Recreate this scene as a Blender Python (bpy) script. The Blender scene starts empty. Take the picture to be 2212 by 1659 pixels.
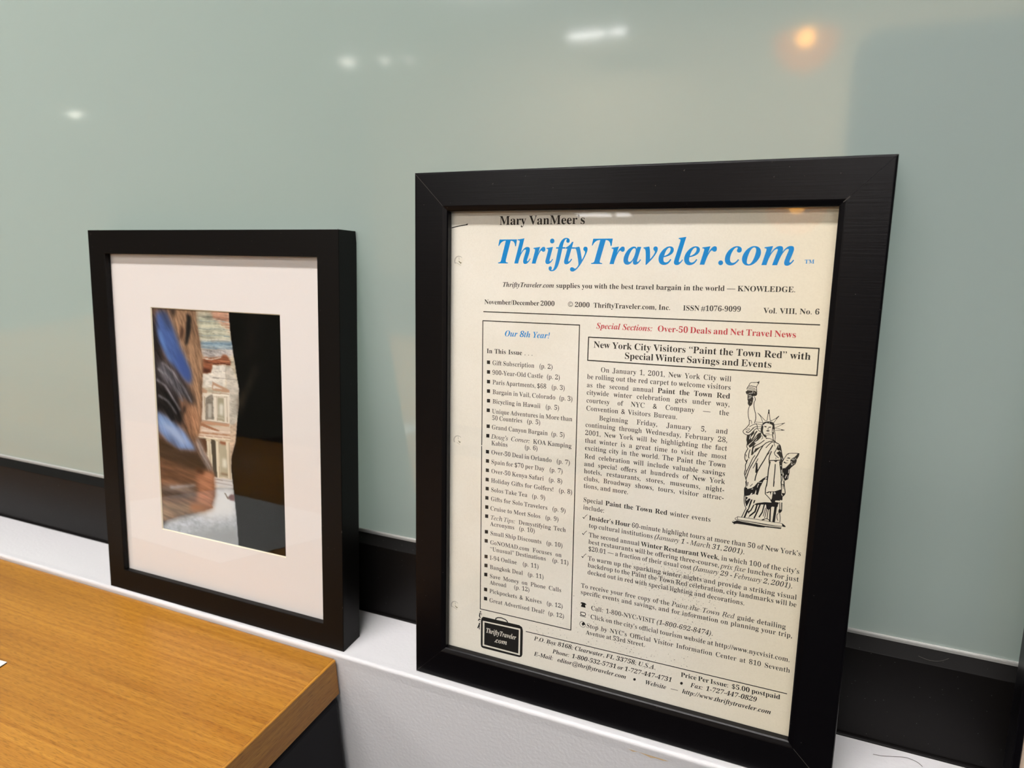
import bpy, bmesh, math, random
import numpy as np
from mathutils import Vector, Matrix, noise as mnoise

random.seed(7)
SC = bpy.context.scene
COL = SC.collection

# ------------------------------------------------------------------ camera
cam_d = bpy.data.cameras.new('camera')
cam = bpy.data.objects.new('camera', cam_d)
COL.objects.link(cam)
cam.location = (0.19496, -0.37883, 0.30607)
cam.rotation_euler = (1.28891, 0.0307, 0.41967)
cam_d.sensor_fit = 'HORIZONTAL'
cam_d.sensor_width = 36.0
cam_d.lens = 36.0 * 1509.68 / 2212.0
cam_d.clip_start = 0.01
cam_d.clip_end = 60
cam_d.dof.use_dof = True
cam_d.dof.focus_distance = 0.385
cam_d.dof.aperture_fstop = 12.0
SC.camera = cam

# ------------------------------------------------------------------ world, exposure
SC.view_settings.view_transform = 'Standard'
SC.view_settings.look = 'None'
SC.view_settings.exposure = -0.48
SC.view_settings.gamma = 1.0
SC.view_settings.use_curve_mapping = False
world = bpy.data.worlds.new('world')
SC.world = world
world.use_nodes = True
world.node_tree.nodes['Background'].inputs[0].default_value = (0.9, 0.95, 1.0, 1)
world.node_tree.nodes['Background'].inputs[1].default_value = 0.05

# strength (W/m2-like emission) of the lamps, used by their builders below
KEY_GLOW = 112.0        # ceiling light right above the ledge
ROW_GLOW = 22.0         # nearer row of ceiling lights; scaled up for the added farther row
STRIP_GLOW = 18.0
BACK_GLOW = 80.0       # added unseen light behind the frosted glass, brightens its left side

# ------------------------------------------------------------------ measures (metres)
LEDGE_D = 0.0598       # depth of the white ledge in front of the glass
SILL_D = 0.0093        # how far the black sill stands out
SILL_H = 0.0568
SILL_RISE = 0.0053
FLOOR_Z = -0.76
CEIL_Z = 2.0
RX0, RX1, RY0 = -5.0, 6.0, -7.0


def frame_axes(x, y, tilt, yaw):
    """local x = width, local y = up along the leaning frame, local z = towards the viewer"""
    u = Vector((math.cos(yaw), math.sin(yaw), 0))
    back = Vector((-math.sin(yaw), math.cos(yaw), 0))
    v = back * math.sin(tilt) + Vector((0, 0, 1)) * math.cos(tilt)
    n = -(back * math.cos(tilt) - Vector((0, 0, 1)) * math.sin(tilt))
    m = Matrix.Identity(4)
    for i, a in enumerate((u, v, n)):
        for r in range(3):
            m[r][i] = a[r]
    m.translation = Vector((x, y, 0.0))
    return m


# ------------------------------------------------------------------ materials
def lin(c):
    return tuple(((x / 255) / 12.92 if x / 255 <= 0.04045 else ((x / 255 + 0.055) / 1.055) ** 2.4) for x in c)


def mat(name, rgb, rough=0.5, spec=0.5, metal=0.0, ior=None):
    m = bpy.data.materials.new(name)
    m.use_nodes = True
    b = m.node_tree.nodes['Principled BSDF']
    b.inputs['Base Color'].default_value = (*rgb, 1)
    b.inputs['Roughness'].default_value = rough
    b.inputs['Specular IOR Level'].default_value = spec
    b.inputs['Metallic'].default_value = metal
    if ior:
        b.inputs['IOR'].default_value = ior
    return m


def N(m, kind, **kw):
    n = m.node_tree.nodes.new(kind)
    for k, v in kw.items():
        if k in n.inputs:
            n.inputs[k].default_value = v
        else:
            setattr(n, k, v)
    return n


def LK(m, a, b):
    m.node_tree.links.new(a, b)


def bsdf(m):
    return m.node_tree.nodes['Principled BSDF']


def obj_coord(m, scale=(1, 1, 1), rot=(0, 0, 0)):
    t = N(m, 'ShaderNodeTexCoord')
    mp = N(m, 'ShaderNodeMapping')
    mp.inputs['Scale'].default_value = scale
    mp.inputs['Rotation'].default_value = rot
    LK(m, t.outputs['Object'], mp.inputs['Vector'])
    return mp.outputs['Vector']


def add_noise_colour(m, vec, scale, c0, c1, lo=0.35, hi=0.65, detail=5):
    n = N(m, 'ShaderNodeTexNoise', Scale=scale, Detail=detail)
    LK(m, vec, n.inputs['Vector'])
    r = N(m, 'ShaderNodeValToRGB')
    r.color_ramp.elements[0].position = lo
    r.color_ramp.elements[1].position = hi
    r.color_ramp.elements[0].color = (*c0, 1)
    r.color_ramp.elements[1].color = (*c1, 1)
    LK(m, n.outputs['Fac'], r.inputs['Fac'])
    return r.outputs['Color'], n


def add_bump(m, vec, scale, strength, dist=0.001, detail=4):
    n = N(m, 'ShaderNodeTexNoise', Scale=scale, Detail=detail)
    LK(m, vec, n.inputs['Vector'])
    b = N(m, 'ShaderNodeBump', Strength=strength, Distance=dist)
    LK(m, n.outputs['Fac'], b.inputs['Height'])
    LK(m, b.outputs['Normal'], bsdf(m).inputs['Normal'])


def mixc(m, fac, a, b, mode='MIX'):
    x = N(m, 'ShaderNodeMix', data_type='RGBA', blend_type=mode)
    for sock, v in ((x.inputs[0], fac), (x.inputs[6], a), (x.inputs[7], b)):
        if hasattr(v, 'is_output'):
            LK(m, v, sock)
        elif isinstance(v, tuple):
            sock.default_value = (*v, 1)
        else:
            sock.default_value = v
    return x.outputs[2]


M = {}
# white painted half wall, orange-peel paint
m = M['white_paint'] = mat('white_wall_paint', (0.66, 0.65, 0.66), 0.42, 0.4)
add_bump(m, obj_coord(m), 420, 0.35, 0.0006)
m = M['bare_plaster'] = mat('bare_plaster', lin((205, 178, 140)), 0.9, 0.1)
add_bump(m, obj_coord(m), 900, 0.6, 0.0006)
# room
m = M['room_wall'] = mat('room_wall_paint', (0.16, 0.175, 0.155), 0.7, 0.2)
m = M['warm_wall'] = mat('warm_wall_paint', (0.86, 0.68, 0.44), 0.7, 0.2)
m = M['ceiling'] = mat('dark_painted_ceiling', (0.22, 0.22, 0.215), 0.9, 0.1)
m = M['carpet'] = mat('office_carpet', (0.16, 0.15, 0.14), 0.95, 0.05)
c, _ = add_noise_colour(m, obj_coord(m), 60, (0.04, 0.036, 0.034), (0.065, 0.06, 0.056))
LK(m, c, bsdf(m).inputs['Base Color'])
# frosted, back-coated glass of the partition
m = M['frosted_glass'] = mat('frosted_glass_face', (0.205, 0.23, 0.22), 0.062, 0.5, ior=2.15)
tl = N(m, 'ShaderNodeBsdfTranslucent')
tl.inputs[0].default_value = (0.31, 0.39, 0.345, 1)
ad = N(m, 'ShaderNodeAddShader')
LK(m, bsdf(m).outputs[0], ad.inputs[0])
LK(m, tl.outputs[0], ad.inputs[1])
LK(m, ad.outputs[0], m.node_tree.nodes['Material Output'].inputs['Surface'])
m = M['clear_glass'] = bpy.data.materials.new('clear_glass_back')
m.use_nodes = True
m.node_tree.nodes.remove(bsdf(m))
tb = N(m, 'ShaderNodeBsdfTransparent')
tb.inputs[0].default_value = (0.93, 0.96, 0.94, 1)
LK(m, tb.outputs[0], m.node_tree.nodes['Material Output'].inputs['Surface'])
# dark anodised sill
m = M['sill'] = mat('black_anodised_sill', (0.005, 0.0042, 0.004), 0.42, 0.16)
vec = obj_coord(m)
v = N(m, 'ShaderNodeTexVoronoi', Scale=260.0, Randomness=1.0)
LK(m, vec, v.inputs['Vector'])
lt = N(m, 'ShaderNodeMath', operation='LESS_THAN')
lt.inputs[1].default_value = 0.055
LK(m, v.outputs['Distance'], lt.inputs[0])
LK(m, mixc(m, lt.outputs[0], (0.005, 0.0042, 0.004), (0.08, 0.095, 0.09)), bsdf(m).inputs['Base Color'])
m = M['gasket'] = mat('grey_rubber_gasket', (0.40, 0.40, 0.38), 0.5, 0.4)


def black_wood(name, rgb, rough, dust):
    m = mat(name, rgb, rough, 0.17)
    vec = obj_coord(m)
    v = N(m, 'ShaderNodeTexVoronoi', Scale=170.0)
    LK(m, vec, v.inputs['Vector'])
    lt = N(m, 'ShaderNodeMath', operation='LESS_THAN')
    lt.inputs[1].default_value = dust
    LK(m, v.outputs['Distance'], lt.inputs[0])
    LK(m, mixc(m, lt.outputs[0], rgb, (0.1, 0.09, 0.08)), bsdf(m).inputs['Base Color'])
    vec2 = obj_coord(m, (30, 900, 900))
    add_bump(m, vec2, 1.0, 0.12, 0.0004)
    return m


M['black_frame'] = black_wood('black_satin_frame', (0.0024, 0.002, 0.0026), 0.29, 0.028)
M['black_box_frame'] = black_wood('black_box_frame', (0.0022, 0.0014, 0.001), 0.45, 0.03)
M['worn_edge'] = mat('worn_frame_edge', (0.05, 0.045, 0.04), 0.6, 0.2)
M['backing'] = mat('brown_backing_board', (0.18, 0.12, 0.075), 0.9, 0.1)
m = M['mat_board'] = mat('off_white_mat_board', (0.755, 0.70, 0.68), 0.9, 0.1)
add_bump(m, obj_coord(m), 1500, 0.15, 0.0003)
M['mat_core'] = mat('cream_mat_core', (0.84, 0.76, 0.60), 0.9, 0.1)
# page
m = M['page'] = mat('aged_newsprint_page', (0.8, 0.75, 0.66), 0.85, 0.15)
vec = obj_coord(m)
c, _ = add_noise_colour(m, vec, 22, (0.79, 0.735, 0.645), (0.845, 0.795, 0.715), 0.3, 0.7, 8)
sep = N(m, 'ShaderNodeSeparateXYZ')
LK(m, vec, sep.inputs[0])
mr = N(m, 'ShaderNodeMapRange')
mr.inputs['From Min'].default_value = 0.15
mr.inputs['From Max'].default_value = 0.235
LK(m, sep.outputs[0], mr.inputs['Value'])
c2 = mixc(m, mr.outputs[0], c, (0.80, 0.71, 0.545))
c3, _ = add_noise_colour(m, vec, 1400, (0.955, 0.95, 0.94), (1, 1, 1), 0.3, 0.6, 3)
LK(m, mixc(m, 1.0, c2, c3, 'MULTIPLY'), bsdf(m).inputs['Base Color'])
M['ink'] = mat('black_ink', (0.020, 0.018, 0.017), 0.8, 0.02)
M['ink_paper'] = mat('unprinted_paper', (0.80, 0.745, 0.65), 0.85, 0.02)
M['blue_ink'] = mat('blue_ink', (0.0, 0.235, 0.60), 0.8, 0.02)
M['red_ink'] = mat('red_ink', (0.52, 0.045, 0.06), 0.8, 0.02)
M['smudge'] = mat('ink_smudge', (0.17, 0.16, 0.145), 0.9, 0.1)
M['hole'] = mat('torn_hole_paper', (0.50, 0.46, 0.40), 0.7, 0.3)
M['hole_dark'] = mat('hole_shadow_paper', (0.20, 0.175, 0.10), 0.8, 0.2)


def glass_pane_mat(name, ior):
    """thin picture glass: clear, with a surface reflection on its outer faces"""
    m = bpy.data.materials.new(name)
    m.use_nodes = True
    nt = m.node_tree
    nt.nodes.remove(bsdf(m))
    out = nt.nodes['Material Output']
    tr = N(m, 'ShaderNodeBsdfTransparent')
    tr.inputs[0].default_value = (0.985, 0.99, 0.985, 1)
    gl = N(m, 'ShaderNodeBsdfGlossy')
    gl.inputs['Roughness'].default_value = 0.012
    gl.inputs['Color'].default_value = (1, 1, 1, 1)
    fr = N(m, 'ShaderNodeFresnel')
    fr.inputs['IOR'].default_value = ior
    ge = N(m, 'ShaderNodeNewGeometry')
    inv = N(m, 'ShaderNodeMath', operation='SUBTRACT')
    inv.inputs[0].default_value = 1.0
    LK(m, ge.outputs['Backfacing'], inv.inputs[1])
    mu = N(m, 'ShaderNodeMath', operation='MULTIPLY')
    LK(m, fr.outputs[0], mu.inputs[0])
    LK(m, inv.outputs[0], mu.inputs[1])
    mx = N(m, 'ShaderNodeMixShader')
    LK(m, mu.outputs[0], mx.inputs[0])
    LK(m, tr.outputs[0], mx.inputs[1])
    LK(m, gl.outputs[0], mx.inputs[2])
    LK(m, mx.outputs[0], out.inputs['Surface'])
    return m


M['glass'] = glass_pane_mat('picture_glass', 1.5)

# oak veneer desk
def wood(name, axis, base=1.0):
    m = mat(name, (0.5, 0.22, 0.035), 0.30, 0.45)
    s = [420, 420, 420]
    s[axis] = 9
    vec = obj_coord(m, tuple(s))
    c, _ = add_noise_colour(m, vec, 1.0, (0.36 * base, 0.140 * base, 0.0135 * base), (0.50 * base, 0.232 * base, 0.030 * base), 0.3, 0.72, 6)
    s2 = [14, 14, 14]
    s2[axis] = 1.2
    c2, _ = add_noise_colour(m, obj_coord(m, tuple(s2)), 1.0, (0.74, 0.72, 0.66), (1.0, 1.0, 1.0), 0.3, 0.62, 4)
    s3 = [1900, 1900, 1900]
    s3[axis] = 170
    c3, _ = add_noise_colour(m, obj_coord(m, tuple(s3)), 1.0, (0.70, 0.66, 0.6), (1, 1, 1), 0.32, 0.50, 2)
    cc = mixc(m, 1.0, mixc(m, 1.0, c, c2, 'MULTIPLY'), c3, 'MULTIPLY')
    LK(m, cc, bsdf(m).inputs['Base Color'])
    add_bump(m, obj_coord(m, tuple(s3)), 1.0, 0.06, 0.0004, 2)
    return m


M['oak'] = wood('oak_veneer', 0)
M['oak_end'] = wood('oak_edge_band', 1, 1.15)
M['desk_black'] = mat('black_laminate', (0.004, 0.0035, 0.0055), 0.45, 0.15)
M['card'] = mat('white_card', (0.85, 0.86, 0.85), 0.5, 0.4)
M['card_edge'] = mat('dark_card_edge', (0.03, 0.02, 0.02), 0.6, 0.3)
M['hair'] = mat('brown_hair', (0.05, 0.035, 0.025), 0.5, 0.4)
M['screen'] = mat('blue_grey_screen_fabric', (0.05, 0.10, 0.17), 0.95, 0.05)
M['dark_metal'] = mat('dark_metal', (0.03, 0.03, 0.03), 0.4, 0.5)


def emit(name, rgb, strength):
    m = bpy.data.materials.new(name)
    m.use_nodes = True
    nt = m.node_tree
    nt.nodes.remove(bsdf(m))
    e = N(m, 'ShaderNodeEmission')
    e.inputs[0].default_value = (*rgb, 1)
    e.inputs[1].default_value = strength
    LK(m, e.outputs[0], nt.nodes['Material Output'].inputs['Surface'])
    return m


# ------------------------------------------------------------------ object helpers
def mesh_obj(name, verts, faces, mats, parent=None, fmat=None, smooth=False, loc=None):
    me = bpy.data.meshes.new(name)
    me.from_pydata([tuple(v) for v in verts], [], faces)
    if not isinstance(mats, (list, tuple)):
        mats = [mats]
    for x in mats:
        me.materials.append(x)
    if fmat is not None:
        me.polygons.foreach_set('material_index', fmat)
    if smooth:
        me.polygons.foreach_set('use_smooth', [True] * len(me.polygons))
    me.update()
    o = bpy.data.objects.new(name, me)
    COL.objects.link(o)
    if parent is not None:
        o.parent = parent
    if loc is not None:
        o.location = loc
    return o


def bm_obj(name, bm, mats, parent=None, smooth=False):
    bmesh.ops.recalc_face_normals(bm, faces=bm.faces[:])
    me = bpy.data.meshes.new(name)
    bm.to_mesh(me)
    bm.free()
    if not isinstance(mats, (list, tuple)):
        mats = [mats]
    for x in mats:
        me.materials.append(x)
    if smooth:
        me.polygons.foreach_set('use_smooth', [True] * len(me.polygons))
    o = bpy.data.objects.new(name, me)
    COL.objects.link(o)
    if parent is not None:
        o.parent = parent
    return o


def bm_box(bm, x0, x1, y0, y1, z0, z1, bevel=0.0, seg=2):
    r = bmesh.ops.create_cube(bm, size=1.0)
    vs = r['verts']
    for v in vs:
        v.co = Vector((x0 + (v.co.x + .5) * (x1 - x0), y0 + (v.co.y + .5) * (y1 - y0), z0 + (v.co.z + .5) * (z1 - z0)))
    if bevel:
        es = list({e for v in vs for e in v.link_edges})
        bmesh.ops.bevel(bm, geom=es, offset=bevel, segments=seg, affect='EDGES', profile=0.5)


def box_obj(name, dims, m, parent=None, bevel=0.0, seg=2):
    bm = bmesh.new()
    bm_box(bm, *dims, bevel=bevel, seg=seg)
    return bm_obj(name, bm, m, parent)


def empty(name, loc=(0, 0, 0), matrix=None):
    o = bpy.data.objects.new(name, None)
    o.empty_display_size = 0.05
    COL.objects.link(o)
    if matrix is not None:
        o.matrix_world = matrix
    else:
        o.location = loc
    return o


def tag(o, label=None, cat=None, group=None, kind=None):
    if label:
        o['label'] = label
    if cat:
        o['category'] = cat
    if group:
        o['group'] = group
    if kind:
        o['kind'] = kind
    return o


def extrude_x(name, prof, x0, x1, m, parent=None, closed=True):
    """profile of (y, z) points run along x"""
    n = len(prof)
    vs = [(x0, y, z) for y, z in prof] + [(x1, y, z) for y, z in prof]
    fs = [(i, (i + 1) % n, n + (i + 1) % n, n + i) for i in range(n)]
    fs += [tuple(range(n))[::-1], tuple(range(n, 2 * n))]
    bm = bmesh.new()
    bv = [bm.verts.new(v) for v in vs]
    for f in fs:
        bm.faces.new([bv[i] for i in f])
    return bm_obj(name, bm, m, parent)


def tube(name, pts, r, m, parent=None, sides=6):
    if len(pts) > 3:                                     # round the course of the strand
        V = [Vector(p) for p in pts]
        Q = []
        for i in range(len(V) - 1):
            a, b, c, d = V[max(i - 1, 0)], V[i], V[i + 1], V[min(i + 2, len(V) - 1)]
            for t in (0, .25, .5, .75):
                Q.append(.5 * ((2 * b) + (c - a) * t + (2 * a - 5 * b + 4 * c - d) * t * t + (3 * b - a - 3 * c + d) * t ** 3))
        pts = Q + [V[-1]]
    vs, fs = [], []
    n = len(pts)
    for i, p in enumerate(pts):
        p = Vector(p)
        d = (Vector(pts[min(i + 1, n - 1)]) - Vector(pts[max(i - 1, 0)])).normalized()
        a = d.cross(Vector((0, 0, 1)))
        if a.length < 1e-4:
            a = d.cross(Vector((1, 0, 0)))
        a.normalize()
        b = d.cross(a)
        for k in range(sides):
            t = 2 * math.pi * k / sides
            vs.append(p + (a * math.cos(t) + b * math.sin(t)) * r)
    for i in range(n - 1):
        for k in range(sides):
            k2 = (k + 1) % sides
            fs.append((i * sides + k, i * sides + k2, (i + 1) * sides + k2, (i + 1) * sides + k))
    fs += [tuple(range(sides))[::-1], tuple(range((n - 1) * sides, n * sides))]
    return mesh_obj(name, vs, fs, m, parent, smooth=True)


def arc(cx, cy, r, a0, a1, n):
    return [(cx + r * math.cos(math.radians(a0 + (a1 - a0) * i / n)), cy + r * math.sin(math.radians(a0 + (a1 - a0) * i / n))) for i in range(n + 1)]

# ------------------------------------------------------------------ what is printed on the page and in the photograph
# LINES: block, text with style marks, baseline start and end (millimetres on the page)
# shapes: layer, ink 0 / paper 1, stroke width (0 = filled), points
LINES = [
 ('mary', '{b}Mary VanMeer’s', 52.33, 285.8, 103.21, 286.08),
 ('title', '{z}ThriftyTraveler.com', 50.68, 264.37, 210.01, 266.23),
 ('tm', '{b}TM', 213.57, 267.13, 217.84, 267.2),
 ('sub', '{z}ThriftyTraveler.com{b} supplies you with the best travel bargain in the world — KNOWLEDGE.', 55.01, 251.24, 210.69, 253.44),
 ('date', '{b}November/December 2000', 43.58, 240.97, 87.17, 241.66),
 ('date', '{b}© 2000  ThriftyTraveler.com, Inc.', 94.97, 241.6, 151.22, 242.24),
 ('date', '{b}ISSN #1076-9099', 157.65, 242.35, 186.29, 242.99),
 ('date', '{b}Vol. VIII, No. 6', 196.81, 242.78, 222.2, 243.29),
 ('our', '{z}Our 8th Year!', 56.96, 223.06, 84.94, 223.4),
 ('spec', '{z}Special Sections:', 111.71, 230.55, 142.44, 230.72),
 ('spec', '{b}Over-50 Deals and Net Travel News', 145.09, 230.78, 212.79, 231.57),
 ('head', '{b}New York City Visitors “Paint the Town Red” with', 110.55, 220.04, 220.17, 221.31),
 ('head', '{b}Special Winter Savings and Events', 128.04, 215.12, 202.82, 215.99),
 ('list', '{b}In This Issue . . .', 45.54, 212.45, 74.82, 212.98),
 ('list', '{r}Gift Subscription', 49.27, 205.71, 75.99, 206.08),
 ('list', '{r}(p. 2)', 78.91, 206.12, 87.24, 206.23),
 ('list', '{r}900-Year-Old Castle', 49.37, 199.99, 81.55, 200.45),
 ('list', '{r}(p. 2)', 83.59, 200.48, 91.87, 200.6),
 ('list', '{r}Paris Apartments, $68', 49.58, 194.25, 83.72, 194.71),
 ('list', '{r}(p. 3)', 86.66, 194.75, 94.96, 194.86),
 ('list', '{r}Bargain in Vail, Colorado', 49.69, 188.47, 89.4, 188.92),
 ('list', '{r}(p. 3)', 91.53, 188.95, 99.77, 189.04),
 ('list', '{r}Bicycling in Hawaii', 49.79, 182.78, 80.45, 183.04),
 ('list', '{r}(p. 5)', 83.43, 183.07, 91.94, 183.14),
 ('list', '{r}Unique Adventures in More than', 49.6, 176.81, 99.94, 177.5),
 ('list', '{r}50 Countries', 49.68, 172.77, 69.39, 173.2),
 ('list', '{r}(p. 5)', 72.17, 173.26, 80.74, 173.45),
 ('list', '{r}Grand Canyon Bargain', 49.6, 167.2, 85.37, 167.62),
 ('list', '{r}(p. 5)', 87.37, 167.64, 95.81, 167.74),
 ('list', '{r}{i}Doug’s Corner:', 49.47, 161.38, 74.31, 161.63),
 ('list', '{r}KOA Kamping', 76.36, 161.65, 99.99, 161.89),
 ('list', '{r}Kabins', 49.54, 157.39, 60.33, 157.56),
 ('list', '{r}(p. 6)', 71.07, 157.72, 79.5, 157.86),
 ('list', '{r}Over-50 Deal in Orlando', 49.46, 151.81, 88.3, 151.99),
 ('list', '{r}(p. 7)', 91.17, 152.01, 99.56, 152.05),
 ('list', '{r}Spain for $70 per Day', 49.57, 145.84, 83.96, 146.26),
 ('list', '{r}(p. 7)', 86.97, 146.3, 95.34, 146.4),
 ('list', '{r}Over-50 Kenya Safari', 49.66, 140.11, 83.76, 140.34),
 ('list', '{r}(p. 8)', 86.66, 140.36, 95.28, 140.42),
 ('list', '{r}Holiday Gifts for Golfers!', 49.65, 134.23, 90.12, 134.73),
 ('list', '{r}(p. 8)', 93.1, 134.77, 101.52, 134.87),
 ('list', '{r}Solos Take Tea', 49.69, 128.45, 73.68, 128.77),
 ('list', '{r}(p. 9)', 76.49, 128.81, 85.1, 128.92),
 ('list', '{r}Gifts for Solo Travelers', 49.67, 122.74, 86.66, 123.04),
 ('list', '{r}(p. 9)', 89.51, 123.07, 97.93, 123.14),
 ('list', '{r}Cruise to Meet Solos', 49.48, 116.69, 82.41, 117.07),
 ('list', '{r}(p. 9)', 85.3, 117.1, 93.8, 117.2),
 ('list', '{r}{i}Tech Tips:', 49.7, 110.85, 66.14, 111.08),
 ('list', '{r}Demystifying Tech', 68.38, 111.11, 98.34, 111.52),
 ('list', '{r}Acronyms', 49.65, 106.8, 65.89, 107.21),
 ('list', '{r}(p. 10)', 68.76, 107.28, 79.16, 107.54),
 ('list', '{r}Small Ship Discounts', 49.75, 100.9, 83.54, 101.5),
 ('list', '{r}(p. 10)', 86.44, 101.55, 96.79, 101.74),
 ('list', '{r}GoNOMAD.com Focuses on', 49.73, 94.95, 96.34, 95.62),
 ('list', '{r}“Unusual” Destinations', 49.81, 90.69, 86.64, 91.48),
 ('list', '{r}(p. 11)', 90.53, 91.57, 100.84, 91.79),
 ('list', '{r}I-94 Online', 49.72, 84.97, 67.91, 85.4),
 ('list', '{r}(p. 11)', 71.6, 85.48, 82.21, 85.73),
 ('list', '{r}Bangkok Deal', 49.83, 78.97, 72.1, 79.5),
 ('list', '{r}(p. 11)', 75.09, 79.57, 85.6, 79.82),
 ('list', '{r}Save Money on Phone Calls', 49.81, 73.09, 96.93, 73.88),
 ('list', '{r}Abroad', 50.0, 68.78, 61.36, 69.2),
 ('list', '{r}(p. 12)', 66.36, 69.38, 76.79, 69.77),
 ('list', '{r}Pickpockets & Knives', 49.79, 63.22, 84.84, 63.78),
 ('list', '{r}(p. 12)', 87.78, 63.83, 98.21, 64.0),
 ('list', '{r}Great Advertised Deal?', 49.78, 57.1, 86.72, 57.71),
 ('list', '{r}(p. 12)', 88.93, 57.75, 99.25, 57.93),
 ('art', '{r}On January 1, 2001, New York City will', 115.13, 206.79, 184.17, 207.53),
 ('art', '{r}be rolling out the red carpet to welcome visitors', 107.59, 202.44, 184.22, 203.18),
 ('art', '{r}as the second annual {b}Paint the Town Red', 107.52, 197.8, 184.15, 198.66),
 ('art', '{r}citywide winter celebration gets under way,', 107.59, 193.59, 184.23, 194.47),
 ('art', '{r}courtesy of NYC & Company — the', 107.67, 189.12, 184.29, 189.84),
 ('art', '{r}Convention & Visitors Bureau.', 107.69, 184.64, 158.2, 185.03),
 ('art', '{r}Beginning Friday, January 5, and', 115.39, 179.82, 184.32, 180.13),
 ('art', '{r}continuing through Wednesday, February 28,', 107.66, 175.24, 184.45, 175.68),
 ('art', '{r}2001, New York will be highlighting the fact', 107.64, 170.64, 184.54, 171.3),
 ('art', '{r}that winter is a great time to visit the most', 107.71, 166.24, 184.63, 166.77),
 ('art', '{r}exciting city in the world. The Paint the Town', 107.83, 161.94, 184.59, 162.3),
 ('art', '{r}Red celebration will include valuable savings', 107.76, 157.08, 184.6, 157.81),
 ('art', '{r}and special offers at hundreds of New York', 107.78, 152.67, 184.68, 153.45),
 ('art', '{r}hotels, restaurants, stores, museums, night-', 107.85, 148.46, 184.76, 149.04),
 ('art', '{r}clubs, Broadway shows, tours, visitor attrac-', 107.91, 144.18, 184.79, 144.73),
 ('art', '{r}tions, and more.', 108.03, 139.84, 133.94, 139.96),
 ('art', '{r}Special {b}Paint the Town Red{r} winter events', 108.1, 131.52, 178.98, 131.76),
 ('art', '{r}include:', 108.17, 127.08, 120.81, 127.05),
 ('art', '{b}Insider’s Hour {r}60-minute highlight tours at more than 50 of New York’s', 111.97, 121.26, 224.14, 121.52),
 ('art', '{r}top cultural institutions {i}(January 1 - March 31, 2001).', 112.0, 116.79, 197.16, 117.27),
 ('art', '{r}The second annual {b}Winter Restaurant Week{r}, in which 100 of the city’s', 112.23, 111.18, 224.19, 111.94),
 ('art', '{r}best restaurants will be offering three-course, {i}prix fixe{r} lunches for just', 112.24, 107.04, 224.25, 107.67),
 ('art', '{r}$20.01 — a fraction of their usual cost {i}(January 29 - February 2, 2001).', 112.31, 102.79, 221.59, 103.51),
 ('art', '{r}To warm up the sparkling winter nights and provide a striking visual', 112.28, 97.01, 224.1, 97.92),
 ('art', '{r}backdrop to the Paint the Town Red celebration, city landmarks will be', 112.34, 92.88, 224.27, 93.86),
 ('art', '{r}decked out in red with special lighting and decorations.', 112.35, 88.58, 199.22, 89.11),
 ('art', '{r}To receive your free copy of the {i}Paint the Town Red{r} guide detailing', 108.86, 79.58, 220.15, 80.76),
 ('art', '{r}specific events and savings, and for information on planning your trip,', 108.7, 75.55, 223.67, 76.59),
 ('art', '{r}Call:  1-800-NYC-VISIT {i}(1-800-692-8474).', 115.36, 67.1, 184.37, 68.06),
 ('art', '{r}Click on the city’s official tourism website at http://www.nycvisit.com.', 115.22, 61.57, 223.58, 63.08),
 ('art', '{r}Stop by NYC’s Official Visitor Information Center at 810 Seventh', 113.05, 55.52, 224.19, 57.17),
 ('art', '{r}Avenue at 53rd Street.', 112.95, 51.16, 147.94, 52.11),
 ('foot', '{z}P.O. Box 8168; Clearwater, FL 33758; U.S.A.', 80.52, 39.15, 154.77, 39.99),
 ('foot', '{z}Phone:  1-800-532-5731 or 1-727-447-4731', 92.69, 33.82, 164.24, 34.96),
 ('foot', '{z}Fax:  1-727-447-0829', 174.49, 34.93, 209.33, 36.16),
 ('foot', '{z}E-Mail:  editor@thriftytraveler.com', 80.8, 29.13, 138.26, 29.56),
 ('foot', '{z}Website — http://www.thriftytraveler.com', 149.3, 29.48, 216.94, 31.08),
 ('foot', '{b}Price Per Issue:  $5.00 postpaid', 168.74, 39.71, 220.67, 40.95),
 ('casetext', '{z}ThriftyTraveler', 47.97, 36.22, 68.64, 36.35),
 ('casetext', '{z}.com', 53.77, 31.22, 62.74, 31.49),
]
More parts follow.
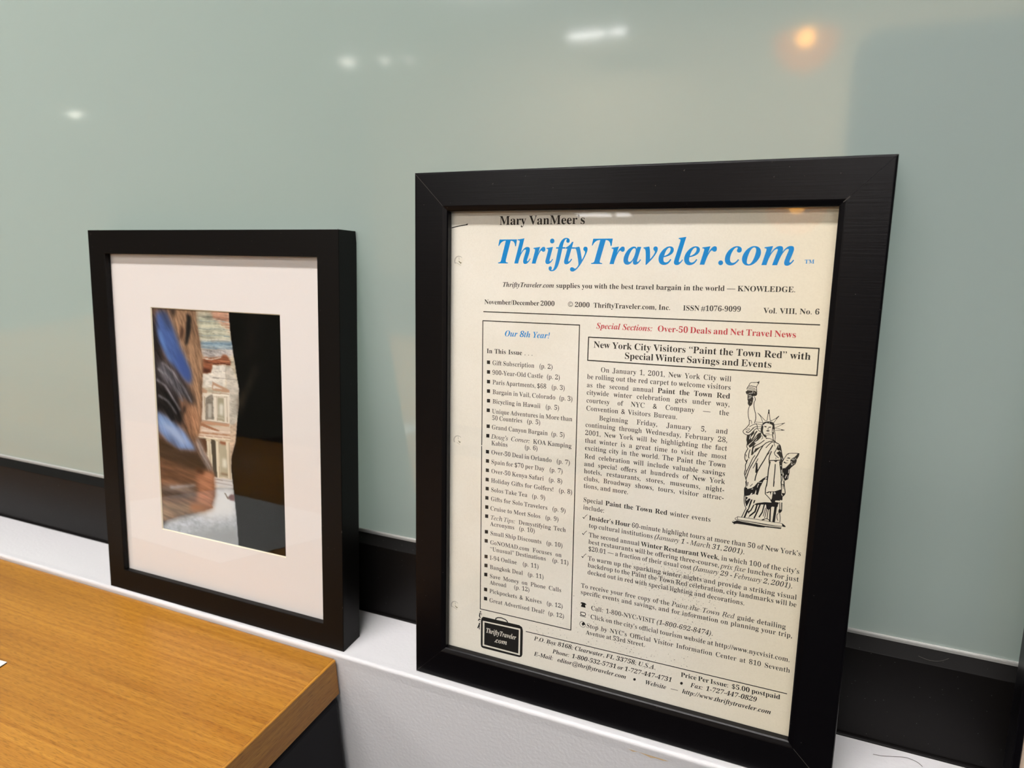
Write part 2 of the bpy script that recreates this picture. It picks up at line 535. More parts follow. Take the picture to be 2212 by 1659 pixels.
STATUE = [
 (0,0,0.28,[192.7,206.2,193.13,207.31,193.88,207.95,195.08,207.97,196.45,208.24,197.13,208.45,197.4,208.85]),
 (0,0,0.26,[197.4,208.89,197.38,207.89,196.76,206.88,196.46,206.0]),
 (0,0,0,[196.46,208.13,197.45,208.94,197.41,207.9,197.04,207.61]),
 (0,0,0.32,[192.62,206.0,193.42,206.03,194.01,206.21,194.62,206.09,195.42,206.02,196.34,205.82]),
 (0,0,0.28,[191.9,204.31,192.16,205.4,192.72,206.05]),
 (0,0,0.31,[196.43,205.96,196.57,204.52,196.83,203.27]),
 (0,0,0.2,[192.28,205.16,193.49,205.14,194.07,205.4,194.68,205.33,195.9,205.02]),
 (0,0,0.2,[192.03,204.38,193.31,204.82,194.71,204.84,196.35,204.35]),
 (0,0,0.2,[192.03,203.63,193.35,204.25,194.75,204.38,196.49,203.73]),
 (0,0,0,[191.39,202.97,192.03,203.57,193.38,203.84,195.19,203.86,196.71,203.47,197.05,202.43,196.76,201.55,195.99,201.16,195.28,201.2,195.32,199.91,195.21,198.19,195.0,196.88,194.28,195.83,193.56,195.98,192.84,196.98,192.88,198.39,192.57,199.0,192.46,201.36,191.69,202.14]),
 (1,1,0.22,[193.09,202.28,194.87,202.66]),
 (1,1,0.24,[192.97,201.19,194.26,201.42]),
 (1,1,0.28,[193.04,200.34,194.52,200.69]),
 (1,1,0.18,[192.9,199.42,194.06,200.05]),
 (1,1,0.2,[194.8,203.61,194.89,203.04]),
 (1,1,0.16,[195.45,202.97,195.78,202.63]),
 (1,1,0.2,[192.55,202.01,192.62,201.54]),
 (1,1,0.2,[194.21,198.09,194.33,197.78]),
 (1,1,0,[194.9,200.9,195.6,200.97,196.04,199.98,196.07,198.7,195.51,198.22,195.34,199.92]),
 (0,0,0.36,[195.6,200.97,196.21,200.0,196.29,199.04,195.86,198.04,195.92,195.89,196.44,193.79,196.97,192.13,197.22,189.56,196.82,187.35]),
 (0,0,0.32,[193.78,195.78,193.44,194.34,193.38,192.39,193.68,190.26,194.22,188.37,194.3,185.98]),
 (0,0,0.24,[194.33,188.33,195.02,188.56,195.37,187.84,195.6,186.89]),
 (0,0,0.34,[194.27,186.31,193.18,184.55,192.05,183.33,191.62,182.51,192.08,181.58,193.45,180.87,194.86,181.1,196.18,182.46,197.08,183.87,198.22,184.8]),
 (0,0,0.3,[194.56,185.14,196.09,186.36,197.45,186.95,198.1,186.42,198.66,184.31,200.36,182.95]),
 (0,0,0.24,[192.87,183.31,194.22,184.23,194.66,183.85,193.33,182.56]),
 (0,0,0.42,[193.14,182.32,194.37,182.24,195.68,183.71,196.6,184.9]),
 (0,0,0.28,[196.21,184.68,197.56,185.6,198.16,185.56]),
 (0,0,0,[193.66,180.89,195.06,181.19,196.37,182.52,197.11,183.48,197.02,181.95,195.56,179.81,196.08,178.34,194.82,176.11,194.06,176.78,193.56,178.03]),
 (1,1,0.32,[195.38,180.88,195.02,178.87]),
 (0,0,0.4,[194.81,176.32,196.68,178.37,197.96,180.27,199.22,182.17,200.4,182.52]),
 (0,0,0.6,[198.33,183.3,197.52,182.01,196.95,180.2,196.25,178.8]),
 (0,0,0.5,[199.23,182.1,198.58,179.96,197.48,178.51,196.62,176.55]),
 (0,0,0,[199.22,182.21,200.39,182.67,200.54,180.63,199.82,179.56,198.35,177.64,197.71,178.21,198.95,180.44]),
 (1,1,0.2,[198.63,179.31,197.55,177.65]),
 (0,0,0.24,[198.03,192.67,199.56,190.9,200.78,188.01]),
 (0,0,0.24,[198.03,192.67,200.17,190.75,201.88,189.21,202.6,189.36]),
 (0,0,0,[197.88,192.7,198.12,192.79,199.5,191.64,199.35,191.09]),
 (0,0,0.28,[203.12,194.92,202.85,192.11,202.67,189.3]),
 (0,0,0.28,[203.12,194.92,203.62,192.41,204.14,189.46]),
 (0,0,0,[202.83,194.93,203.41,194.99,203.52,192.93,202.99,192.87]),
 (0,0,0.24,[204.14,189.46,204.82,189.65]),
 (0,0,0.24,[208.05,192.24,206.32,190.56,204.45,189.35]),
 (0,0,0.24,[208.05,192.24,206.92,190.41,205.8,188.41]),
 (0,0,0,[208.2,192.37,208.0,191.7,206.91,190.63,206.68,191.03]),
 (0,0,0.19,[211.04,189.04,208.66,188.26,206.26,187.56]),
 (0,0,0.2,[211.04,188.99,209.11,187.56,206.87,186.08]),
 (0,0,0.19,[211.14,185.38,209.06,185.69,206.9,185.76]),
 (0,0,0.2,[211.14,185.34,209.12,184.99,206.78,184.68]),
 (0,0,0,[211.03,189.12,209.8,188.71,209.65,188.15]),
 (0,0,0,[211.13,185.51,209.66,185.59,209.7,185.04,211.15,185.21]),
 (0,0,0.22,[197.37,188.02,199.18,188.01,200.99,187.89]),
 (0,0,0.22,[197.44,187.16,199.26,186.94,200.47,186.86]),
 (0,0,0.21,[198.15,185.77,200.33,186.09]),
 (0,0,0.22,[198.62,184.85,200.2,185.1]),
 (0,0,0.31,[200.4,186.46,201.18,187.95,202.52,188.64,204.49,188.82,205.92,188.16,206.23,186.7]),
 (0,0,0,[200.98,187.97,203.09,188.96,205.3,188.56,206.32,187.35,206.16,186.37,204.98,187.52,203.36,187.98,202.01,187.55,200.8,186.46]),
 (1,1,0.28,[201.08,186.65,202.0,187.61,202.86,188.03]),
 (1,1,0.2,[203.82,188.46,203.95,188.05]),
 (0,0,0,[200.13,185.56,200.51,186.8,201.22,186.12,201.1,183.73,201.61,182.28,203.06,181.58,203.03,180.71,202.32,180.95,201.25,181.8,200.36,182.99,200.0,183.82]),
 (0,0,0,[205.58,187.48,206.3,187.03,206.69,185.89,206.58,184.8,205.75,185.35,205.64,183.62,205.39,183.59,205.38,186.17]),
 (0,0,0.29,[206.5,184.58,206.91,183.12,207.2,181.43,207.14,179.7,207.76,178.48]),
 (0,0,0.35,[205.9,183.43,205.86,181.92,206.36,180.04]),
 (0,0,0.3,[206.25,185.19,206.16,183.89,206.35,182.63]),
 (0,0,0,[201.36,186.4,202.59,186.45,202.69,185.86,201.94,185.82]),
 (0,0,0,[203.7,186.23,204.77,186.42,204.86,186.11,204.33,185.79,203.77,185.81]),
 (0,0,0.2,[203.62,185.97,203.49,185.09]),
 (0,0,0.23,[203.1,185.04,203.8,184.95]),
 (0,0,0,[202.57,184.12,203.43,184.52,204.34,184.33,203.98,183.85,203.1,183.75]),
 (0,0,0.22,[202.42,182.16,202.99,182.59,204.36,182.82]),
 (0,0,0.19,[203.05,181.8,204.41,182.18,205.79,182.3]),
 (0,0,0.34,[205.72,183.2,206.19,180.88]),
 (0,0,0.28,[202.88,180.05,204.56,180.29,206.18,179.84]),
 (0,0,0.26,[200.67,181.51,201.37,180.3,200.63,179.45]),
 (0,0,0.25,[201.47,181.61,202.54,180.65,203.36,180.28]),
 (0,0,0.2,[200.11,181.01,199.79,179.89]),
 (0,0,0.28,[205.5,183.39,206.07,183.67]),
 (0,0,0,[193.67,178.3,196.76,178.68,194.83,175.98,194.51,175.11,194.05,176.21]),
 (0,0,0.33,[194.05,176.21,194.01,174.72,194.69,173.73]),
 (0,0,0,[194.88,175.32,196.26,177.22,197.66,178.79,199.01,178.96,197.63,177.15,198.4,177.05,197.29,175.63,195.41,174.32]),
 (1,1,0.24,[197.77,177.33,199.2,178.49,198.4,177.08]),
 (0,0,0.41,[194.69,173.82,193.77,171.72,193.43,170.02,193.65,168.05,194.53,166.59]),
 (0,0,0,[193.69,170.71,194.24,170.45,194.15,168.95]),
 (0,0,0,[195.29,168.69,194.69,166.45,194.03,167.11,194.51,167.84]),
 (0,0,0.42,[195.78,173.46,195.32,171.42,195.33,169.27,195.73,169.0]),
 (0,0,0,[196.73,174.98,197.71,176.09,197.38,174.49,197.24,173.32,197.48,172.04,198.09,173.1,198.65,173.67,197.6,171.56,196.77,170.46,196.41,170.74,196.5,173.06]),
 (0,0,0,[197.55,172.21,197.91,173.41,198.62,174.16,200.36,175.04,199.54,173.95,198.3,172.31]),
 (0,0,0.38,[202.16,179.1,200.2,177.14,198.19,175.74,197.23,174.47]),
 (0,0,0.41,[204.94,178.87,203.15,177.84,201.77,176.36,200.06,175.0,198.03,173.92]),
 (0,0,0.48,[201.77,176.28,200.47,173.57,199.6,171.16,198.68,169.23]),
 (0,0,0.41,[198.68,169.23,197.13,165.54,196.1,162.91,195.18,158.77]),
 (0,0,0.38,[207.41,178.61,205.93,178.59,204.55,177.2,203.2,175.31]),
 (0,0,0.42,[205.17,178.74,206.31,179.36,207.38,179.01]),
 (0,0,0.51,[206.34,177.1,205.46,175.03,204.18,172.26,202.93,168.98,201.38,165.63,200.1,162.48,199.41,159.56,199.25,157.53]),
 (0,0,0,[206.4,177.35,205.54,175.86,204.29,172.76,203.29,170.17,205.04,172.7,205.66,174.41]),
 (1,1,0.21,[205.63,174.73,204.87,173.0]),
 (0,0,0.38,[198.27,170.66,197.33,169.05,196.45,166.44,195.59,163.67,194.81,161.72]),
 (0,0,0.35,[199.9,169.22,198.89,166.45,197.86,163.9]),
 (0,0,0,[199.17,166.82,199.77,166.9,200.31,162.67,199.71,161.59,199.12,161.76,199.08,164.98]),
 (0,0,0.41,[194.61,166.52,194.1,165.12,194.25,162.98,193.93,160.6,194.58,158.52,195.22,156.1,195.22,154.0]),
 (0,0,0.42,[194.97,162.58,194.47,160.01]),
 (0,0,0.39,[195.5,160.66,194.93,157.9]),
 (0,0,0.24,[196.06,156.22,195.94,154.7]),
 (0,0,0.27,[198.18,155.54,197.35,154.32]),
 (0,0,0.42,[206.27,179.85,207.55,178.71,209.55,177.66,210.29,175.82,210.94,173.15,211.74,170.49]),
 (0,0,0.27,[206.84,178.3,207.34,176.66]),
 (0,0,0,[208.63,177.22,209.71,177.52,210.5,175.03,211.45,171.43,211.93,170.03,211.44,168.82,210.37,169.17,210.45,170.97,209.22,172.59,208.35,173.29,209.79,174.62,208.67,174.88,208.35,176.05]),
 (1,1,0.27,[209.11,176.72,209.36,176.34]),
 (1,1,0.21,[211.02,171.21,211.48,170.13]),
 (0,0,0.35,[208.44,175.9,207.89,174.37,207.39,173.17,208.08,171.96,209.57,170.93]),
 (0,0,0.24,[208.3,171.01,208.35,170.04]),
 (1,1,0.2,[209.77,174.94,210.43,174.05]),
 (0,0,0.45,[205.34,168.94,207.4,169.3,210.32,169.81]),
 (0,0,0,[207.25,169.23,209.32,169.43,208.43,168.49]),
 (0,0,0.45,[206.0,173.8,205.28,171.58,205.11,169.6,205.37,168.49]),
 (0,0,0,[204.99,168.6,206.04,168.58,205.82,166.58,205.25,167.16]),
 (0,0,0.5,[205.63,167.05,205.25,164.2,205.27,160.08,205.02,155.49]),
 (0,0,0.45,[208.28,167.49,208.35,163.82,208.29,158.87,208.36,156.0]),
 (0,0,0,[209.93,169.19,211.25,169.29,211.67,165.92,212.07,162.71,212.64,159.35,211.78,158.9,211.4,160.98,210.78,164.98]),
 (1,1,0.33,[210.9,167.2,211.0,166.89]),
 (1,1,0.24,[211.41,164.91,211.53,162.96]),
 (1,1,0.28,[211.7,161.84,212.61,157.87]),
 (0,0,0.35,[211.41,161.8,212.12,156.57]),
 (0,0,0.54,[213.0,159.41,213.36,156.75]),
 (0,0,0,[199.32,154.62,201.11,157.14,203.07,159.26,205.13,160.89,205.24,158.59,204.29,159.11,203.45,158.32,202.33,155.08]),
 (1,1,0,[203.89,159.46,204.81,160.26,204.88,159.36,204.35,159.28]),
 (1,1,0.18,[200.84,156.77,202.48,157.18]),
 (1,1,0.24,[201.2,155.99,200.82,154.93]),
 (0,0,0.3,[211.92,170.19,213.3,173.13,213.93,173.38,214.26,173.9,218.43,174.42,218.83,174.02]),
 (0,0,0,[217.85,173.57,218.22,174.42,218.95,174.28,218.88,173.06,218.05,171.18,217.34,171.89,216.74,172.13]),
 (0,0,0.23,[211.59,165.91,213.13,166.13,215.31,169.03]),
 (0,0,0.2,[211.99,170.2,211.46,168.5,211.57,165.91]),
 (0,0,0,[213.3,171.32,214.13,171.83,215.15,171.57,214.63,171.12]),
 (0,0,0,[213.15,170.36,214.49,170.18,213.56,169.89]),
 (0,0,0,[212.0,168.77,212.42,169.48,213.04,168.96,214.29,168.97,213.08,168.48]),
 (0,0,0,[215.11,170.62,215.77,171.52,216.73,172.21,218.06,171.02,218.0,170.04,217.53,168.69,215.86,166.84,215.21,165.77,215.21,163.98,214.96,160.68,213.37,159.46,212.4,161.45,211.77,165.61,213.28,165.99,215.38,169.04]),
 (1,1,0.2,[215.59,171.01,216.92,170.79]),
 (1,1,0.17,[215.99,171.47,217.25,171.15]),
 (1,1,0.18,[215.59,170.04,215.95,169.28]),
 (1,1,0.42,[215.94,168.79,216.07,168.16]),
 (1,1,0.21,[214.82,165.55,214.76,163.75]),
 (1,1,0.23,[212.23,163.55,212.57,162.38]),
 (1,1,0.33,[213.92,162.65,213.46,161.03]),
 (1,1,0.15,[214.73,162.61,214.57,160.95]),
 (1,1,0.21,[216.98,169.1,216.87,168.68]),
 (0,0,0.38,[194.81,156.42,195.18,153.96,194.54,152.68,194.72,149.68,194.75,147.15,195.11,144.33,196.03,142.28]),
 (0,0,0.3,[195.9,156.25,195.83,154.06]),
 (0,0,0.3,[198.25,155.6,197.21,154.18]),
 (0,0,0,[194.52,153.02,195.65,153.36,196.02,152.57,198.1,153.48,199.25,154.58,200.75,156.97,202.82,157.61,202.02,154.16,201.37,150.72,199.78,145.43,199.25,145.34,200.38,151.74,200.14,152.87,199.58,150.11,198.64,146.26,197.44,141.66,196.85,141.23,197.73,146.11,196.53,143.55,196.09,143.14,195.42,144.89,194.94,149.38]),
 (1,1,0.33,[197.01,151.69,198.59,153.14]),
 (1,1,0.33,[195.11,150.16,196.17,151.59]),
 (1,1,0.51,[195.57,146.1,196.97,148.01,198.31,150.75]),
 (1,1,0.33,[196.21,142.65,197.45,145.73,198.21,147.87]),
 (1,1,0.24,[195.17,148.4,195.24,146.38]),
 (1,1,0.28,[195.51,144.73,195.94,143.11]),
 (1,1,0.21,[201.05,156.02,200.66,154.12]),
 (1,1,0.18,[200.91,156.83,202.56,157.07]),
 (0,0,0.39,[196.03,142.28,194.27,137.22]),
 (0,0,0.81,[196.9,141.58,195.6,137.19]),
 (0,0,0.58,[197.07,140.41,198.39,141.32,199.69,144.57]),
 (0,0,0.39,[197.42,139.8,197.82,140.71]),
 (0,0,0,[204.85,151.85,206.21,152.81,209.31,153.46,212.46,155.1,212.4,152.12,212.99,151.22,213.0,149.24,211.89,149.23,211.33,146.81,208.17,146.96,207.61,148.37,208.05,149.44,208.23,152.96,207.56,152.85,207.34,150.91,206.91,152.59,205.69,151.81]),
 (0,0,0,[199.82,144.85,200.98,145.79,204.7,146.9,211.27,147.63,211.14,145.45,209.37,145.16,208.46,145.17,207.11,143.19,205.86,143.66,205.55,145.7,204.2,145.56,203.45,145.44,200.91,144.69]),
 (0,0,0.76,[201.27,145.0,200.56,141.17,198.21,138.57]),
 (0,0,0.33,[198.2,138.74,197.74,137.56]),
 (0,0,0.67,[202.7,145.23,201.49,140.99,200.36,137.67]),
 (0,0,0.61,[204.73,145.57,204.06,141.42,202.74,138.67]),
 (0,0,0.33,[205.45,144.01,204.67,139.34]),
 (0,0,0.34,[206.14,143.95,205.41,138.62]),
 (0,0,0.37,[206.84,143.73,206.56,138.48]),
 (0,0,0.7,[207.72,145.05,208.02,137.22]),
 (0,0,1.22,[210.23,145.63,209.83,137.28]),
 (0,0,0.45,[205.21,157.97,204.63,153.73,204.75,151.25]),
 (0,0,0.38,[204.74,151.33,207.26,148.98,207.88,147.75]),
 (0,0,0.41,[208.5,158.46,208.39,155.71]),
 (0,0,0.4,[211.64,158.92,212.2,155.06]),
 (0,0,0.4,[213.03,159.13,213.58,155.93,214.06,153.04,213.06,151.32]),
 (0,0,0.31,[211.97,157.49,213.45,157.55]),
 (0,0,0.28,[212.72,157.44,213.03,155.35]),
 (0,0,0.46,[212.8,151.19,212.94,147.57,213.14,143.78,212.56,142.69]),
 (0,0,0.36,[211.75,149.04,212.29,144.14]),
 (0,0,0.31,[211.71,142.04,211.17,141.28,211.26,139.79,211.73,138.37]),
 (0,0,0.31,[212.27,142.47,212.81,139.89,212.81,137.55]),
 (0,0,0.39,[204.21,137.37,205.68,138.16,207.04,138.23,208.09,137.32]),
 (0,0,0.45,[204.21,137.37,205.26,137.67]),
 (0,0,0,[212.4,153.03,214.1,153.08,213.13,151.33]),
 (0,0,0,[211.7,144.04,212.25,144.63,213.13,143.95,212.85,142.74,211.68,142.37]),
 (1,1,0.28,[208.9,153.06,209.04,151.26]),
 (1,1,0.24,[209.44,152.81,209.61,150.69]),
 (1,1,0.15,[205.43,145.34,205.24,143.81]),
 (0,0,0.23,[192.33,137.05,194.2,137.03,200.86,137.16,208.49,137.1,213.97,137.14]),
 (0,0,0.23,[192.33,137.05,191.0,135.8,191.2,135.23,192.28,135.5,192.33,137.05]),
 (0,0,0.24,[192.28,135.47,199.44,135.52,207.11,135.34,214.09,135.57]),
 (0,0,0.23,[192.01,134.94,201.01,135.15,213.78,134.84]),
 (0,0,0,[213.89,137.21,215.62,136.04,215.64,135.46,214.48,135.42,213.99,135.92]),
 (0,0,0,[189.64,133.93,190.31,134.48,191.54,134.86,196.4,134.68,202.59,134.54,205.66,134.41,213.79,134.68,213.54,134.08,206.01,133.83,205.58,133.5,202.69,133.2,196.5,133.3,192.29,133.19,191.21,132.91,190.68,132.51,190.41,133.12,189.76,133.35]),
 (1,1,0.26,[190.03,133.91,191.47,134.76]),
]
CASE = [
 (0,0,0,[44.34,43.37,44.67,45.03,45.82,46.32,58.31,46.51,70.53,46.58,72.34,45.69,72.95,43.64,73.01,27.66,72.38,26.15,71.04,25.46,58.74,25.26,45.91,25.11,44.72,25.71,44.39,27.46]),
 (1,1,0,[45.63,43.57,71.25,44.43,71.35,26.78,45.77,26.67]),
 (2,0,0,[46.81,42.84,70.27,43.42,70.31,27.74,46.81,27.74]),
 (0,0,0.67,[54.65,46.07,54.51,47.16,55.99,48.14,58.27,48.5,61.02,48.05,62.29,47.24,62.65,46.11]),
 (0,0,0,[44.37,49.36,44.31,49.12,44.14,48.91,43.91,48.8,43.67,48.8,43.5,48.93,43.43,49.14,43.49,49.38,43.66,49.58,43.89,49.7,44.13,49.69,44.3,49.57]),
 (0,0,0.79,[43.63,48.28,43.24,46.27,43.68,45.25]),
 (0,0,0.29,[44.03,48.49,44.74,48.09,44.52,47.03]),
 (0,0,0.67,[42.46,43.03,43.27,44.13,43.86,43.82]),
 (0,0,0.81,[43.43,41.34,42.98,39.87,42.18,37.86]),
 (0,0,0.49,[43.33,39.73,43.32,37.23]),
 (0,0,0.24,[43.29,42.89,43.77,42.1]),
]
MARKS = [
 (0,0,0.55,[43.13,236.53,222.73,238.38]),
 (0,0,0.5,[75.0,43.55,223.58,45.09]),
 (0,0,0.55,[42.78,231.26,102.1,231.86,103.62,51.53,43.69,51.11,42.78,231.26]),
 (0,0,0.6,[107.56,225.55,223.38,227.09,223.54,213.97,107.58,212.74,107.56,225.55]),
 (0,0,0,[45.78,208.1,47.85,208.15,47.89,206.07,45.82,206.02]),
 (0,0,0,[45.88,202.37,47.95,202.42,47.98,200.34,45.91,200.28]),
 (0,0,0,[45.97,196.61,48.05,196.68,48.08,194.58,46.01,194.51]),
 (0,0,0,[46.06,190.93,48.14,191.01,48.18,188.91,46.1,188.82]),
 (0,0,0,[46.16,185.12,48.24,185.21,48.28,183.1,46.19,183.0]),
 (0,0,0,[46.08,179.38,48.17,179.48,48.2,177.35,46.11,177.25]),
 (0,0,0,[46.18,169.65,48.28,169.77,48.31,167.63,46.21,167.51]),
 (0,0,0,[46.04,163.82,48.14,163.96,48.18,161.81,46.07,161.67]),
 (0,0,0,[45.96,154.03,48.08,154.07,48.11,151.9,46.0,151.86]),
 (0,0,0,[46.06,148.32,48.17,148.37,48.21,146.19,46.09,146.14]),
 (0,0,0,[46.09,142.52,48.21,142.58,48.25,140.4,46.12,140.33]),
 (0,0,0,[46.06,136.69,48.19,136.76,48.23,134.56,46.1,134.49]),
 (0,0,0,[46.16,131.01,48.29,131.1,48.32,128.89,46.19,128.8]),
 (0,0,0,[46.01,125.16,48.15,125.26,48.19,123.04,46.05,122.94]),
 (0,0,0,[46.04,119.37,48.19,119.48,48.22,117.25,46.08,117.14]),
 (0,0,0,[46.08,113.55,48.22,113.67,48.26,111.44,46.11,111.31]),
 (0,0,0,[46.06,103.51,48.21,103.66,48.25,101.4,46.09,101.26]),
 (0,0,0,[46.03,97.67,48.19,97.82,48.23,95.56,46.06,95.4]),
 (0,0,0,[46.07,87.52,48.24,87.7,48.27,85.42,46.1,85.23]),
 (0,0,0,[46.1,81.67,48.27,81.86,48.31,79.57,46.14,79.37]),
 (0,0,0,[46.07,75.72,48.25,75.93,48.29,73.62,46.11,73.41]),
 (0,0,0,[46.1,65.94,48.29,66.0,48.33,63.68,46.14,63.62]),
 (0,0,0,[46.14,59.88,48.33,59.95,48.37,57.62,46.17,57.54]),
 (0,0,0,[170.22,36.01,170.15,35.56,169.88,35.17,169.51,34.95,169.12,34.96,168.82,35.19,168.69,35.58,168.77,36.03,169.03,36.42,169.41,36.64,169.8,36.63,170.09,36.4]),
 (0,0,0,[143.81,30.95,143.73,30.51,143.47,30.14,143.1,29.92,142.71,29.92,142.42,30.14,142.3,30.52,142.38,30.96,142.64,31.34,143.01,31.55,143.4,31.55,143.69,31.33]),
 (0,0,0.55,[21.77,284.26,26.42,285.25,30.63,285.83,32.16,286.35]),
 (0,0,0,[32.16,286.09,32.09,285.86,31.9,285.69,31.63,285.63,31.36,285.69,31.16,285.86,31.09,286.09,31.16,286.32,31.35,286.49,31.62,286.55,31.89,286.49,32.08,286.32]),
 (0,0,0.37,[108.25,122.3,109.02,121.64]),
 (0,0,0.26,[109.02,121.64,109.8,123.1,110.91,124.23]),
 (0,0,0,[108.25,122.41,108.78,122.29,109.18,121.51,108.81,121.45]),
 (0,0,0.38,[108.37,112.59,109.14,111.93]),
 (0,0,0.26,[109.14,111.93,109.92,113.4,111.04,114.56]),
 (0,0,0,[108.37,112.7,108.9,112.58,109.3,111.8,108.93,111.74]),
 (0,0,0.38,[108.49,98.67,109.26,98.02]),
 (0,0,0.27,[109.26,98.02,110.05,99.52,111.17,100.7]),
 (0,0,0,[108.49,98.78,109.02,98.67,109.43,97.89,109.06,97.82]),
 (0,0,0,[108.98,70.18,109.78,70.58,111.56,70.49,112.47,70.01,112.49,69.45,111.88,69.38,111.05,69.54,110.23,69.63,109.14,69.59]),
 (0,0,0,[110.28,70.06,111.18,69.92,111.74,69.49,112.16,67.57,109.28,67.67,109.45,68.62,109.96,69.71]),
 (0,0,0.4,[109.28,64.31,111.94,64.37,111.95,62.62,109.47,62.81,109.34,64.46]),
 (0,0,0.2,[109.15,62.17,112.11,62.03,112.12,61.75,109.1,61.83,109.48,62.6]),
 (0,0,0.22,[108.88,56.82,109.31,58.06,110.39,58.7,111.64,58.34,112.44,57.12,112.29,55.82,111.22,55.0,109.83,55.36,108.97,56.28,108.88,56.82]),
 (0,0,0,[110.11,56.98,110.95,58.45,111.78,58.23,112.38,56.97,111.3,56.57,111.06,55.66,110.62,56.4]),
]
